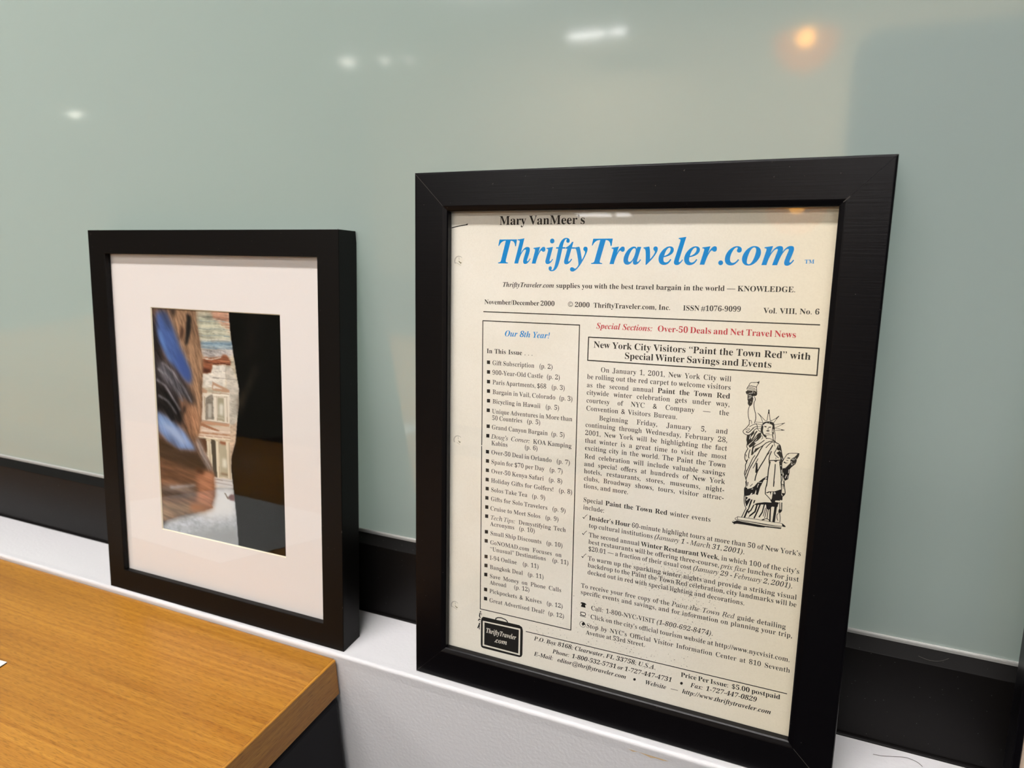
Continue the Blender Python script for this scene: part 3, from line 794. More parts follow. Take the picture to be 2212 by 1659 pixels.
PRINT = [
 ((203,188,162),1,2,[0.327,-0.009,0.626,-0.005,0.633,0.147,0.674,0.254,0.696,0.376,0.656,0.537,0.615,0.608,0.606,0.745,0.299,0.777]),
 ((190,188,165),4,2,[0.349,0.026,0.486,0.015,0.568,0.054,0.63,0.115,0.366,0.13]),
 ((205,152,124),4,2,[0.475,-0.001,0.626,-0.005,0.632,0.077,0.568,0.054,0.497,0.031]),
 ((132,156,172),3,2,[0.365,0.132,0.641,0.12,0.645,0.154,0.376,0.159]),
 ((196,186,182),3,2,[0.381,0.166,0.645,0.154,0.643,0.182,0.533,0.198,0.404,0.198]),
 ((152,88,58),2,2,[0.397,0.2,0.546,0.191,0.559,0.179,0.595,0.181,0.62,0.202,0.619,0.22,0.482,0.227,0.467,0.261,0.386,0.268]),
 ((78,40,26),3,0,[0.394,0.24,0.462,0.246,0.467,0.261,0.386,0.269]),
 ((218,210,197),1.5,3,[0.482,0.229,0.58,0.224,0.576,0.313,0.374,0.328,0.379,0.271,0.467,0.263]),
 ((196,186,172),2,3,[0.58,0.227,0.628,0.228,0.682,0.312,0.684,0.377,0.648,0.472,0.593,0.471,0.583,0.318]),
 ((188,146,116),1,0,[0.471,0.297,0.603,0.325,0.603,0.338,0.468,0.333]),
 ((222,212,198),1,0,[0.478,0.311,0.555,0.325,0.475,0.326]),
 ((225,214,196),1,0,[0.379,0.351,0.603,0.337,0.594,0.469,0.363,0.474]),
 ((190,148,118),1,0,[0.381,0.327,0.43,0.338,0.423,0.348,0.379,0.351]),
 ((138,128,114),1,3,[0.412,0.368,0.473,0.35,0.472,0.46,0.405,0.465]),
 ((185,178,165),2,0,[0.43,0.394,0.457,0.393,0.455,0.453,0.425,0.455]),
 ((168,158,132),1,0,[0.509,0.362,0.556,0.361,0.555,0.462,0.504,0.461]),
 ((222,218,205),3,0,[0.52,0.388,0.549,0.388,0.547,0.436,0.518,0.438]),
 ((196,146,114),1,0,[0.363,0.472,0.594,0.469,0.593,0.481,0.361,0.487]),
 ((214,190,168),1,0,[0.342,0.496,0.605,0.483,0.602,0.532,0.331,0.546]),
 ((168,112,78),0.8,0,[0.364,0.484,0.381,0.482,0.53,0.506,0.511,0.511,0.363,0.494]),
 ((178,128,96),0.8,0,[0.339,0.522,0.604,0.514,0.604,0.52,0.336,0.529]),
 ((202,176,150),1,3,[0.599,0.472,0.661,0.457,0.643,0.545,0.596,0.617,0.592,0.543]),
 ((88,58,40),1.5,0,[0.331,0.548,0.41,0.549,0.405,0.617,0.378,0.602,0.336,0.565]),
 ((218,205,178),1,0,[0.405,0.546,0.44,0.546,0.45,0.657,0.419,0.64]),
 ((74,70,60),1,0,[0.44,0.548,0.481,0.547,0.483,0.713,0.449,0.709,0.448,0.651]),
 ((222,210,184),1,0,[0.478,0.544,0.508,0.545,0.506,0.714,0.481,0.713]),
 ((178,168,142),1,0,[0.508,0.55,0.563,0.551,0.578,0.703,0.505,0.704]),
 ((150,84,56),2,0,[0.512,0.548,0.564,0.549,0.563,0.562,0.511,0.56]),
 ((224,222,205),3,0,[0.53,0.623,0.562,0.623,0.56,0.661,0.527,0.66]),
 ((130,105,80),2,0,[0.51,0.689,0.572,0.688,0.572,0.695,0.51,0.696]),
 ((222,208,182),1,0,[0.56,0.546,0.592,0.546,0.596,0.712,0.569,0.707]),
 ((206,178,152),1.5,3,[0.59,0.543,0.645,0.525,0.605,0.609,0.593,0.664]),
 ((206,204,204),1.5,0,[0.445,0.713,0.608,0.709,0.608,0.744,0.449,0.747]),
 ((150,140,135),0.8,0,[0.458,0.719,0.601,0.716,0.601,0.719,0.457,0.723]),
 ((160,150,148),0.8,0,[0.457,0.733,0.602,0.733,0.601,0.736,0.456,0.736]),
 ((176,112,86),0.7,0,[0.498,0.024,0.57,0.026,0.632,0.031,0.631,0.034,0.57,0.029,0.497,0.027]),
 ((232,196,170),0.7,0,[0.527,0.037,0.569,0.04,0.631,0.046,0.63,0.05,0.569,0.043,0.527,0.041]),
 ((176,112,86),0.7,0,[0.556,0.054,0.568,0.058,0.629,0.066,0.629,0.069,0.567,0.061,0.556,0.057]),
 ((150,160,152),0.7,0,[0.367,0.043,0.447,0.045,0.533,0.04,0.629,0.043,0.628,0.046,0.533,0.043,0.447,0.048,0.366,0.046]),
 ((214,208,176),0.7,0,[0.365,0.061,0.445,0.065,0.531,0.058,0.627,0.061,0.627,0.064,0.531,0.061,0.445,0.069,0.365,0.064]),
 ((142,152,148),0.7,0,[0.364,0.075,0.444,0.078,0.53,0.072,0.626,0.075,0.626,0.078,0.53,0.075,0.444,0.081,0.364,0.079]),
 ((206,202,176),0.7,0,[0.363,0.091,0.443,0.095,0.529,0.087,0.625,0.09,0.625,0.093,0.529,0.09,0.443,0.098,0.362,0.094]),
 ((146,158,156),0.7,0,[0.362,0.103,0.442,0.105,0.528,0.099,0.625,0.101,0.624,0.105,0.528,0.102,0.442,0.108,0.361,0.106]),
 ((210,204,186),0.7,0,[0.36,0.119,0.441,0.123,0.527,0.114,0.624,0.117,0.623,0.12,0.527,0.118,0.441,0.126,0.36,0.122]),
 ((108,136,158),0.7,0,[0.38,0.136,0.489,0.135,0.642,0.13,0.641,0.133,0.489,0.138,0.38,0.139]),
 ((176,190,196),0.7,0,[0.379,0.147,0.488,0.146,0.641,0.14,0.641,0.143,0.488,0.148,0.379,0.149]),
 ((108,136,158),0.7,0,[0.378,0.157,0.488,0.156,0.64,0.151,0.64,0.153,0.487,0.159,0.378,0.16]),
 ((168,160,158),0.7,0,[0.425,0.167,0.431,0.168,0.43,0.185,0.424,0.184]),
 ((168,160,158),0.7,0,[0.452,0.166,0.458,0.167,0.457,0.184,0.451,0.183]),
 ((168,160,158),0.7,0,[0.482,0.164,0.488,0.165,0.487,0.182,0.481,0.181]),
 ((168,160,158),0.7,0,[0.509,0.163,0.515,0.164,0.514,0.181,0.508,0.18]),
 ((168,160,158),0.7,0,[0.543,0.161,0.549,0.162,0.548,0.179,0.542,0.178]),
 ((168,160,158),0.7,0,[0.579,0.16,0.584,0.161,0.583,0.178,0.577,0.177]),
 ((226,214,196),0.7,0,[0.4,0.201,0.472,0.203,0.546,0.191,0.546,0.194,0.471,0.206,0.4,0.204]),
 ((92,48,30),0.7,0,[0.483,0.22,0.557,0.213,0.617,0.217,0.616,0.222,0.556,0.217,0.482,0.225]),
 ((190,120,84),0.7,0,[0.521,0.203,0.615,0.204,0.615,0.208,0.521,0.207]),
 ((150,140,130),0.7,0,[0.468,0.279,0.552,0.278,0.668,0.278,0.668,0.28,0.552,0.281,0.468,0.282]),
 ((172,160,150),0.7,0,[0.48,0.255,0.578,0.248,0.578,0.25,0.48,0.257]),
 ((166,156,146),0.7,0,[0.579,0.234,0.583,0.233,0.58,0.273,0.577,0.273]),
 ((150,112,86),0.7,0,[0.465,0.345,0.602,0.341,0.602,0.343,0.464,0.348]),
 ((235,228,212),0.7,0,[0.465,0.351,0.596,0.346,0.596,0.351,0.465,0.355]),
 ((188,170,148),0.7,0,[0.467,0.36,0.59,0.354,0.59,0.357,0.467,0.363]),
 ((168,146,120),0.8,0,[0.402,0.363,0.407,0.363,0.405,0.464,0.4,0.464]),
 ((168,146,120),0.8,0,[0.5,0.358,0.505,0.357,0.503,0.463,0.498,0.463]),
 ((168,146,120),0.8,0,[0.577,0.355,0.582,0.355,0.581,0.464,0.576,0.464]),
 ((150,140,128),0.7,0,[0.416,0.374,0.472,0.36,0.472,0.364,0.416,0.378]),
 ((120,112,102),0.7,0,[0.415,0.392,0.468,0.385,0.467,0.388,0.414,0.395]),
 ((190,180,158),0.7,0,[0.503,0.446,0.552,0.447,0.552,0.452,0.503,0.451]),
 ((150,120,96),0.7,0,[0.373,0.469,0.594,0.467,0.594,0.469,0.373,0.471]),
 ((232,214,196),0.7,0,[0.344,0.512,0.6,0.503,0.599,0.507,0.344,0.516]),
 ((160,120,94),0.7,0,[0.339,0.538,0.598,0.529,0.598,0.531,0.339,0.54]),
 ((236,224,204),0.7,0,[0.344,0.542,0.595,0.535,0.595,0.538,0.344,0.545]),
 ((176,156,130),0.8,0,[0.425,0.55,0.43,0.55,0.432,0.652,0.426,0.653]),
 ((176,156,130),0.8,0,[0.501,0.547,0.506,0.546,0.504,0.711,0.497,0.711]),
 ((176,156,130),0.8,0,[0.583,0.549,0.588,0.549,0.587,0.709,0.581,0.71]),
 ((200,180,150),0.7,0,[0.4,0.551,0.443,0.55,0.442,0.557,0.399,0.558]),
 ((200,180,150),0.7,0,[0.473,0.545,0.516,0.544,0.515,0.551,0.473,0.552]),
 ((200,180,150),0.7,0,[0.556,0.538,0.597,0.537,0.597,0.544,0.555,0.545]),
 ((160,150,136),0.7,0,[0.614,0.369,0.619,0.368,0.618,0.372,0.613,0.372]),
 ((160,150,136),0.7,0,[0.625,0.37,0.629,0.37,0.629,0.373,0.624,0.373]),
 ((160,150,136),0.7,0,[0.635,0.371,0.64,0.371,0.64,0.374,0.635,0.374]),
 ((160,150,136),0.7,0,[0.613,0.379,0.618,0.379,0.618,0.382,0.613,0.383]),
 ((160,150,136),0.7,0,[0.624,0.38,0.629,0.38,0.628,0.383,0.624,0.384]),
 ((160,150,136),0.7,0,[0.635,0.382,0.639,0.381,0.639,0.385,0.634,0.385]),
 ((160,150,136),0.7,0,[0.612,0.39,0.617,0.389,0.617,0.393,0.612,0.393]),
 ((160,150,136),0.7,0,[0.623,0.391,0.628,0.391,0.628,0.394,0.623,0.394]),
 ((160,150,136),0.7,0,[0.634,0.392,0.639,0.392,0.639,0.395,0.634,0.396]),
 ((160,150,136),0.7,0,[0.612,0.4,0.616,0.4,0.616,0.403,0.611,0.404]),
 ((160,150,136),0.7,0,[0.622,0.402,0.627,0.401,0.627,0.405,0.622,0.405]),
 ((160,150,136),0.7,0,[0.633,0.403,0.638,0.402,0.638,0.406,0.633,0.406]),
 ((160,150,136),0.7,0,[0.611,0.411,0.616,0.411,0.616,0.414,0.611,0.414]),
 ((160,150,136),0.7,0,[0.622,0.412,0.627,0.412,0.626,0.415,0.621,0.416]),
 ((160,150,136),0.7,0,[0.633,0.413,0.637,0.413,0.637,0.416,0.632,0.417]),
 ((160,150,136),0.7,0,[0.61,0.422,0.615,0.421,0.615,0.425,0.61,0.425]),
 ((160,150,136),0.7,0,[0.621,0.423,0.626,0.422,0.626,0.426,0.621,0.426]),
 ((160,150,136),0.7,0,[0.632,0.424,0.637,0.424,0.636,0.427,0.632,0.427]),
 ((160,150,136),0.7,0,[0.609,0.432,0.614,0.432,0.614,0.435,0.609,0.436]),
 ((160,150,136),0.7,0,[0.62,0.433,0.625,0.433,0.625,0.436,0.62,0.437]),
 ((160,150,136),0.7,0,[0.631,0.435,0.636,0.434,0.636,0.438,0.631,0.438]),
 ((160,150,136),0.7,0,[0.609,0.443,0.614,0.443,0.613,0.446,0.609,0.446]),
 ((160,150,136),0.7,0,[0.62,0.444,0.624,0.444,0.624,0.447,0.619,0.447]),
 ((160,150,136),0.7,0,[0.63,0.445,0.635,0.445,0.635,0.448,0.63,0.449]),
 ((160,150,136),0.7,0,[0.608,0.454,0.613,0.453,0.613,0.457,0.608,0.457]),
 ((160,150,136),0.7,0,[0.619,0.455,0.624,0.454,0.624,0.458,0.619,0.458]),
 ((160,150,136),0.7,0,[0.63,0.456,0.635,0.455,0.634,0.459,0.629,0.459]),
 ((176,140,116),0.7,0,[0.601,0.483,0.655,0.471,0.655,0.473,0.601,0.485]),
 ((176,140,116),0.7,0,[0.596,0.521,0.646,0.509,0.645,0.511,0.596,0.523]),
 ((178,144,120),0.7,0,[0.596,0.563,0.624,0.555,0.624,0.557,0.596,0.565]),
 ((176,184,194),6,3,[-0.035,1.017,0.028,0.951,0.195,0.909,0.435,0.846,0.455,0.754,0.612,0.741,0.638,0.81,0.675,1.013]),
 ((216,218,220),12,0,[0.288,0.899,0.45,0.824,0.461,0.76,0.612,0.744,0.622,0.867,0.405,0.906]),
 ((150,156,160),12,0,[0.242,0.983,0.645,0.906,0.65,1.016,0.238,1.02]),
 ((120,84,84),1.5,0,[0.559,0.792,0.587,0.773,0.616,0.774,0.614,0.802,0.577,0.801]),
 ((110,90,70),0.8,0,[0.532,0.774,0.544,0.776,0.567,0.798,0.557,0.799]),
 ((112,80,60),1,1,[-0.064,-0.005,0.364,-0.004,0.358,0.035,0.375,0.093,0.389,0.152,0.4,0.204,0.403,0.25,0.388,0.317,0.382,0.425,0.363,0.494,0.338,0.544,0.378,0.595,0.437,0.659,0.455,0.705,0.449,0.747,0.452,0.796,0.423,0.841,0.435,0.85,0.356,0.873,0.195,0.909,-0.03,0.972]),
 ((152,114,84),5,4,[0.135,-0.004,0.364,-0.004,0.375,0.093,0.389,0.152,0.403,0.21,0.388,0.317,0.379,0.425,0.331,0.544,0.281,0.521,0.254,0.393,0.215,0.246,0.173,0.141,0.131,0.036]),
 ((30,26,24),3,0,[0.289,0.018,0.324,0.03,0.319,0.082,0.288,0.146,0.265,0.154,0.277,0.084]),
 ((66,42,30),4,0,[0.241,0.077,0.263,0.084,0.247,0.125,0.218,0.133]),
 ((45,36,30),5,0,[0.141,-0.004,0.209,0.004,0.176,0.043]),
 ((42,34,34),8,1,[-0.011,0.004,0.058,0.106,0.086,0.226,0.273,0.324,0.331,0.388,0.22,0.477,0.191,0.507,-0.032,0.454]),
 ((98,96,104),9,1,[0.032,0.229,0.11,0.252,0.233,0.34,0.293,0.39,0.254,0.393,0.14,0.346,0.039,0.29]),
 ((34,28,26),7,1,[0.019,0.353,0.136,0.387,0.198,0.438,0.206,0.492,0.089,0.459,0.011,0.437]),
 ((66,92,155),6,5,[0.034,0.019,0.119,0.02,0.178,0.088,0.223,0.159,0.304,0.262,0.301,0.319,0.243,0.299,0.113,0.218,0.054,0.146,0.034,0.08]),
 ((96,138,215),5,0,[0.043,0.093,0.065,0.099,0.116,0.191,0.163,0.242,0.126,0.224,0.061,0.146]),
 ((52,58,84),7,0,[0.055,0.005,0.113,0.017,0.164,0.095,0.126,0.083]),
 ((58,82,150),6,0,[0.182,0.188,0.232,0.199,0.302,0.282,0.286,0.313,0.213,0.267]),
 ((160,112,80),7,4,[0.2,0.379,0.354,0.427,0.363,0.494,0.331,0.546,0.269,0.515,0.221,0.464]),
 ((40,30,26),4,0,[0.225,0.422,0.252,0.408,0.238,0.45,0.216,0.464]),
 ((112,142,196),5,5,[-0.005,0.456,0.075,0.474,0.216,0.526,0.302,0.588,0.315,0.609,0.181,0.618,0.077,0.586,-0.0,0.543]),
 ((150,172,212),6,0,[0.019,0.486,0.15,0.524,0.263,0.585,0.197,0.59,0.043,0.519]),
 ((70,88,120),6,0,[0.067,0.552,0.145,0.581,0.182,0.612,0.103,0.591]),
 ((58,44,36),6,6,[-0.016,0.566,0.181,0.621,0.312,0.616,0.399,0.655,0.435,0.686,0.331,0.703,0.292,0.707,-0.013,0.673]),
 ((150,140,138),5,1,[0.317,0.559,0.343,0.55,0.401,0.628,0.448,0.685,0.422,0.688,0.35,0.625]),
 ((118,80,58),6,6,[-0.013,0.673,0.305,0.699,0.453,0.698,0.448,0.796,0.409,0.849,0.25,0.881,-0.009,0.904]),
 ((118,114,120),2.2,1,[0.029,0.263,0.106,0.286,0.18,0.343,0.228,0.395,0.218,0.401,0.17,0.35,0.096,0.293,0.019,0.27]),
 ((118,114,120),2.2,1,[0.017,0.312,0.088,0.335,0.162,0.399,0.204,0.437,0.194,0.444,0.152,0.406,0.078,0.342,0.007,0.319]),
 ((118,114,120),2.2,1,[0.023,0.381,0.108,0.403,0.176,0.453,0.167,0.46,0.098,0.41,0.013,0.388]),
 ((118,114,120),2.2,1,[0.072,0.234,0.161,0.27,0.246,0.339,0.305,0.396,0.295,0.403,0.236,0.346,0.151,0.276,0.062,0.24]),
 ((24,20,20),3,1,[0.007,0.34,0.098,0.369,0.178,0.432,0.2,0.486,0.186,0.495,0.164,0.442,0.084,0.378,-0.007,0.349]),
 ((24,20,20),3,1,[0.02,0.416,0.091,0.438,0.14,0.483,0.126,0.493,0.077,0.448,0.005,0.425]),
 ((58,42,34),4,0,[0.019,0.655,0.164,0.656,0.308,0.664,0.308,0.669,0.164,0.663,0.018,0.664]),
 ((58,42,34),4,0,[0.016,0.684,0.162,0.685,0.306,0.692,0.305,0.698,0.161,0.692,0.015,0.693]),
 ((58,42,34),4,0,[0.012,0.717,0.159,0.717,0.303,0.724,0.303,0.729,0.158,0.724,0.011,0.725]),
 ((58,42,34),4,0,[0.009,0.749,0.156,0.749,0.301,0.756,0.3,0.761,0.155,0.756,0.008,0.758]),
 ((178,116,84),7,6,[0.305,0.706,0.453,0.698,0.449,0.796,0.422,0.848,0.292,0.855,0.325,0.774]),
 ((70,42,30),4,0,[0.313,0.681,0.377,0.685,0.362,0.711,0.311,0.709]),
 ((112,98,90),7,6,[0.002,0.793,0.299,0.77,0.295,0.823,-0.004,0.848]),
 ((170,172,180),3,0,[0.077,0.793,0.3,0.761,0.299,0.768,0.083,0.801]),
 ((58,44,38),5,6,[0.006,0.826,0.297,0.802,0.296,0.812,0.004,0.84]),
 ((140,112,86),8,6,[-0.019,0.865,0.253,0.849,0.422,0.851,0.356,0.873,0.194,0.911,-0.03,0.972]),
 ((168,100,52),6,0,[0.253,0.853,0.448,0.846,0.356,0.873,0.237,0.887]),
 ((10,8,6),1,0,[0.618,-0.018,1.031,-0.024,1.054,1.03,0.633,1.012,0.624,0.88,0.612,0.778,0.595,0.664,0.602,0.609,0.638,0.539,0.656,0.445,0.674,0.378,0.676,0.312,0.662,0.255,0.639,0.147,0.624,0.071]),
 ((56,45,33),8,1,[0.667,0.365,0.73,0.309,0.805,0.215,0.817,0.221,0.753,0.308,0.689,0.39,0.662,0.444]),
 ((28,20,11),18,1,[0.678,0.576,1.017,0.552,1.013,0.643,0.816,0.649]),
 ((30,28,26),16,1,[0.615,0.608,0.772,0.6,0.818,0.629,0.648,0.666]),
 ((38,30,24),12,1,[0.795,-0.01,0.83,-0.011,0.8,0.102,0.759,0.205,0.749,0.193]),
]

# ================================================================== THE SETTING
tag(box_obj('floor', (RX0, RX1, RY0, 3.0, FLOOR_Z - .1, FLOOR_Z), M['carpet']), kind='structure')
tag(box_obj('ceiling', (RX0, RX1, RY0, 3.0, CEIL_Z, CEIL_Z + .1), M['ceiling']), kind='structure')
tag(box_obj('wall_back', (RX0, RX1, RY0 - .1, RY0, FLOOR_Z, CEIL_Z), M['warm_wall']), kind='structure')
tag(box_obj('wall_left', (RX0 - .1, RX0, RY0 - .1, 3.1, FLOOR_Z, CEIL_Z), M['room_wall']), kind='structure')
tag(box_obj('wall_right', (RX1, RX1 + .1, RY0 - .1, 3.1, FLOOR_Z, CEIL_Z), M['room_wall']), kind='structure')

tag(box_obj('wall_far', (RX0, RX1, 3.0, 3.1, FLOOR_Z, CEIL_Z), M['room_wall']), kind='structure')

# white half wall whose top is the ledge; slightly proud rounded front edge like a taped corner bead
r = 0.0022
prof = [(0.16, FLOOR_Z), (-LEDGE_D, FLOOR_Z)] + [(-LEDGE_D, -0.008)] + \
       [(y, z) for y, z in arc(-LEDGE_D + r - .0003, -r + .0002, r, 180, 90, 5)] + \
       [(-LEDGE_D + .0055, 0.0), (0.16, 0.0)]
wall = extrude_x('wall_front', prof, RX0, RX1, M['white_paint'])
tag(wall, 'white painted half wall with a narrow ledge carrying the picture frames', kind='structure')
# chipped paint just under the ledge edge
chip = [(.1085, -.0030), (.1115, -.0037), (.1150, -.0030), (.1190, -.0048), (.1222, -.0040), (.1262, -.0052), (.1300, -.0047), (.1335, -.0056), (.1378, -.0058),
        (.1345, -.0066), (.1300, -.0064), (.1275, -.0071), (.1235, -.0062), (.1200, -.0057), (.1172, -.0066), (.1140, -.0054), (.1115, -.0042)]
yb = -LEDGE_D - .00012
mesh_obj('paint_chip', [(x, yb, z) for x, z in chip] + [(x, yb + .0006, z) for x, z in chip],
         [tuple(range(len(chip)))] + [(i, (i + 1) % len(chip), len(chip) + (i + 1) % len(chip), len(chip) + i) for i in range(len(chip))],
         M['bare_plaster'], wall)

# glazed partition standing on the half wall: sill, gasket, frosted pane
win = empty('window_1', (0, 0, 0))
tag(win, 'frosted glass partition in a black sill behind the frames', kind='structure')
sp = [(0.06, 0.0), (-SILL_D - .0017, 0.0), (-SILL_D - .0017, .0005), (-SILL_D - .0012, .0011), (-SILL_D, .0013)] + arc(-SILL_D + .0006, SILL_H - .0006, .0006, 180, 100, 3) + [(0.0, SILL_H + SILL_RISE - .001), (0.0, SILL_H + .012 - .008), (0.012, SILL_H + .004), (0.012, SILL_H + .03), (0.06, SILL_H + .03)]
extrude_x('window_sill', sp, RX0, RX1, M['sill'], win)
gp = [(0.0005, SILL_H + .004), (-.0012, SILL_H + SILL_RISE - .0013)] + arc(-.0004, SILL_H + SILL_RISE + .0002, .0009, 180, 40, 4) + [(.0005, SILL_H + SILL_RISE + .0006)]
extrude_x('gasket', gp, RX0, RX1, M['gasket'], win)
wp = box_obj('window_pane', (RX0, RX1, 0.0005, 0.0105, SILL_H + .0045, CEIL_Z), [M['frosted_glass'], M['clear_glass']], win)
for p_ in wp.data.polygons:
    p_.material_index = 0 if p_.normal.y < -.5 else 1

# ================================================================== LAMPS OF THE OFFICE AND ADDED LIGHTS
def ceiling_light(x, y, w, d, glow, label, rgb=(1.0, 0.965, 0.945), drop=0.0, group=None):
    t = empty('ceiling_light', (x, y, CEIL_Z - drop))
    tag(t, label, 'ceiling light', group)
    bm = bmesh.new()
    f = .018
    for b in ((-w / 2 - f, w / 2 + f, -d / 2 - f, -d / 2), (-w / 2 - f, w / 2 + f, d / 2, d / 2 + f), (-w / 2 - f, -w / 2, -d / 2, d / 2), (w / 2, w / 2 + f, -d / 2, d / 2)):
        bm_box(bm, *b, -.05, 0)
    bm_box(bm, -w / 2, w / 2, -d / 2, d / 2, -.012, 0)
    bm_obj('housing', bm, M['dark_metal'] if drop else M['ceiling'], t)
    if drop > .1:
        for sx_ in (-w / 2 + .04, w / 2 - .04):
            tube('suspension_rod', [(sx_, 0, -.005), (sx_, 0, drop)], .004, M['dark_metal'], t)
    box_obj('diffuser', (-w / 2, w / 2, -d / 2, d / 2, -.046, -.014), emit('lamp_diffuser', rgb, glow), t)
    return t


ceiling_light(-0.12, -0.82, 1.3, 0.16, KEY_GLOW, 'long ceiling light directly over the ledge')
ceiling_light(-1.2, 0.6, 1.2, 0.4, BACK_GLOW, 'added unseen light behind the frosted glass, brightening its left side')  # lamp added so the pane fades from left to right
for i, x in enumerate((-2.5, -0.4, 1.7)):
    ceiling_light(x, -2.5, 1.2, 0.4, ROW_GLOW, ('left', 'middle', 'right')[i] + ' ceiling light of the nearer row behind the viewer', group='ceiling lights of the nearer row')
for i, x in enumerate((-2.3, 0.4, 2.8)):  # unseen row added to brighten the back wall mirrored in the glass
    ceiling_light(x, -5.3, 1.2, 0.4, ROW_GLOW * 2.8, ('left', 'middle', 'right')[i] + ' light of an unseen row added to brighten the back wall', group='added lights brightening the back wall')
ceiling_light(-1.73, -6.4, 0.15, 0.16, STRIP_GLOW, 'shorter of two strip lights mirrored as a white streak above the newsletter frame', drop=0.37)
ceiling_light(-2.03, -6.4, 0.36, 0.16, STRIP_GLOW, 'longer of two strip lights mirrored as a white streak above the newsletter frame', drop=0.37)


def downlight(p, rad, glow, label):
    t = empty('downlight', p)
    tag(t, label, 'spotlight', 'small spotlights mirrored in the glass')
    bm = bmesh.new()
    bmesh.ops.create_uvsphere(bm, u_segments=16, v_segments=10, radius=rad)
    bm_obj('bulb', bm, emit('spot_bulb', (1, .95, .85), glow), t, smooth=True)
    bm = bmesh.new()
    bmesh.ops.create_cone(bm, cap_ends=False, segments=20, radius1=rad * 1.5, radius2=rad * .7, depth=rad * 2.4, matrix=Matrix.Translation((0, 0, rad * .9)))
    bm_obj('lamp_shade', bm, M['dark_metal'], t)
    tube('cord', [(0, 0, rad * 2), (0, 0, CEIL_Z - p[2])], .006, M['dark_metal'], t)


def hang_point(line, dist):
    """a point of the room, dist metres from a spot on the glass along a direction"""
    P, d = line
    return tuple(P[i] + d[i] * dist for i in range(3))


downlight(hang_point(((-.0801, 0, .3805), (-.58, -.799, .157)), 5.0), .055, 6, 'wide spotlight mirrored left of the small pair')
downlight(hang_point(((-.0538, 0, .3781), (-.542, -.826, .157)), 5.0), .034, 7, 'spotlight mirrored in the middle of the small group')
downlight(hang_point(((-.036, 0, .377), (-.515, -.842, .156)), 5.0), .025, 7, 'spotlight mirrored right of the small pair')
downlight(hang_point(((-.332, 0, .367), (-.808, -.581, .093)), 4.6), .034, 9, 'lone spotlight mirrored in the far left of the glass')

# amber globe pendant
pl = hang_point(((.1770, 0, .3655), (-.049, -.986, .155)), 1.45)
pend = empty('pendant_lamp', pl)
tag(pend, 'amber glass globe pendant lamp with a warm bulb mirrored in the glass', 'pendant lamp')
bm = bmesh.new()
bmesh.ops.create_uvsphere(bm, u_segments=20, v_segments=12, radius=.019)
bm_obj('bulb', bm, emit('warm_bulb', (1.0, .60, .13), 30), pend, smooth=True)
bm = bmesh.new()
bmesh.ops.create_uvsphere(bm, u_segments=32, v_segments=20, radius=.067)
bmesh.ops.delete(bm, geom=[v for v in bm.verts if v.co.z > .017], context='VERTS')
ma = bpy.data.materials.new('amber_glass')
ma.use_nodes = True
ma.node_tree.nodes.remove(bsdf(ma))
a1 = N(ma, 'ShaderNodeBsdfTranslucent')
a1.inputs[0].default_value = (.9, .36, .08, 1)
a2 = N(ma, 'ShaderNodeBsdfTransparent')
a2.inputs[0].default_value = (.95, .7, .35, 1)
a3 = N(ma, 'ShaderNodeMixShader')
a3.inputs[0].default_value = .6
LK(ma, a2.outputs[0], a3.inputs[1])
LK(ma, a1.outputs[0], a3.inputs[2])
LK(ma, a3.outputs[0], ma.node_tree.nodes['Material Output'].inputs['Surface'])
bm_obj('globe_shade', bm, ma, pend, smooth=True)
tube('cord', [(0, 0, .024), (0, 0, CEIL_Z - pl[2])], .006, M['dark_metal'], pend)

# dark freestanding screen behind the viewer, mirrored on the right of the glass
sx0, sx1, sz1, sy = .203, 1.55, .545, -1.15
scr = empty('office_screen', (sx0, sy, FLOOR_Z))
tag(scr, 'blue-grey freestanding office screen mirrored in the right of the glass', 'screen')
o2 = arc(.045, sz1 - FLOOR_Z - .045, .045, 180, 90, 6) + arc(sx1 - sx0 - .045, sz1 - FLOOR_Z - .045, .045, 90, 0, 6) + [(sx1 - sx0, .12), (0, .12)]
n = len(o2)
mesh_obj('screen_panel', [(x, .02, z) for x, z in o2] + [(x, -.02, z) for x, z in o2],
         [tuple(range(n))[::-1], tuple(range(n, 2 * n))] + [(i, (i + 1) % n, n + (i + 1) % n, n + i) for i in range(n)], M['screen'], scr)
for x in (.12, sx1 - sx0 - .12):
    bm = bmesh.new()
    bm_box(bm, x - .02, x + .02, -.2, .2, 0, .03, .004)
    bm_box(bm, x - .015, x + .015, -.015, .015, .03, .14)
    bm_obj('foot', bm, M['dark_metal'], scr)

# ================================================================== DESK
DX1, DZ, DT = -0.0891, -0.0033, 0.0285
desk = empty('desk', (-.6, -.45, FLOOR_Z))
tag(desk, 'honey oak desk with a thick top and black base below the white ledge', 'desk')
dl = Vector(desk.location)


def desk_box(name, x0, x1, y0, y1, z0, z1, m, bevel):
    return box_obj(name, (x0 - dl.x, x1 - dl.x, y0 - dl.y, y1 - dl.y, z0 - dl.z, z1 - dl.z), m, desk, bevel, 3)


desk_box('desk_top', -1.6, DX1 - .0012, -.86, -LEDGE_D - .0007, DZ - DT, DZ, M['oak'], .0012)
desk_box('edge_band', DX1 - .0026, DX1, -.8595, -LEDGE_D - .0012, DZ - DT + .0004, DZ - .00035, M['oak_end'], .0008)
desk_box('side_panel', DX1 - .045, DX1 + .0004, -.80, -LEDGE_D - .0035, FLOOR_Z, DZ - DT - .0004, M['desk_black'], .003)
desk_box('side_panel', -1.58, -1.555, -.80, -LEDGE_D - .0035, FLOOR_Z, DZ - DT - .0004, M['desk_black'], .002)
desk_box('back_panel', -1.555, DX1 - .045, -.11, -.09, FLOOR_Z + .1, DZ - DT - .0004, M['desk_black'], .001)

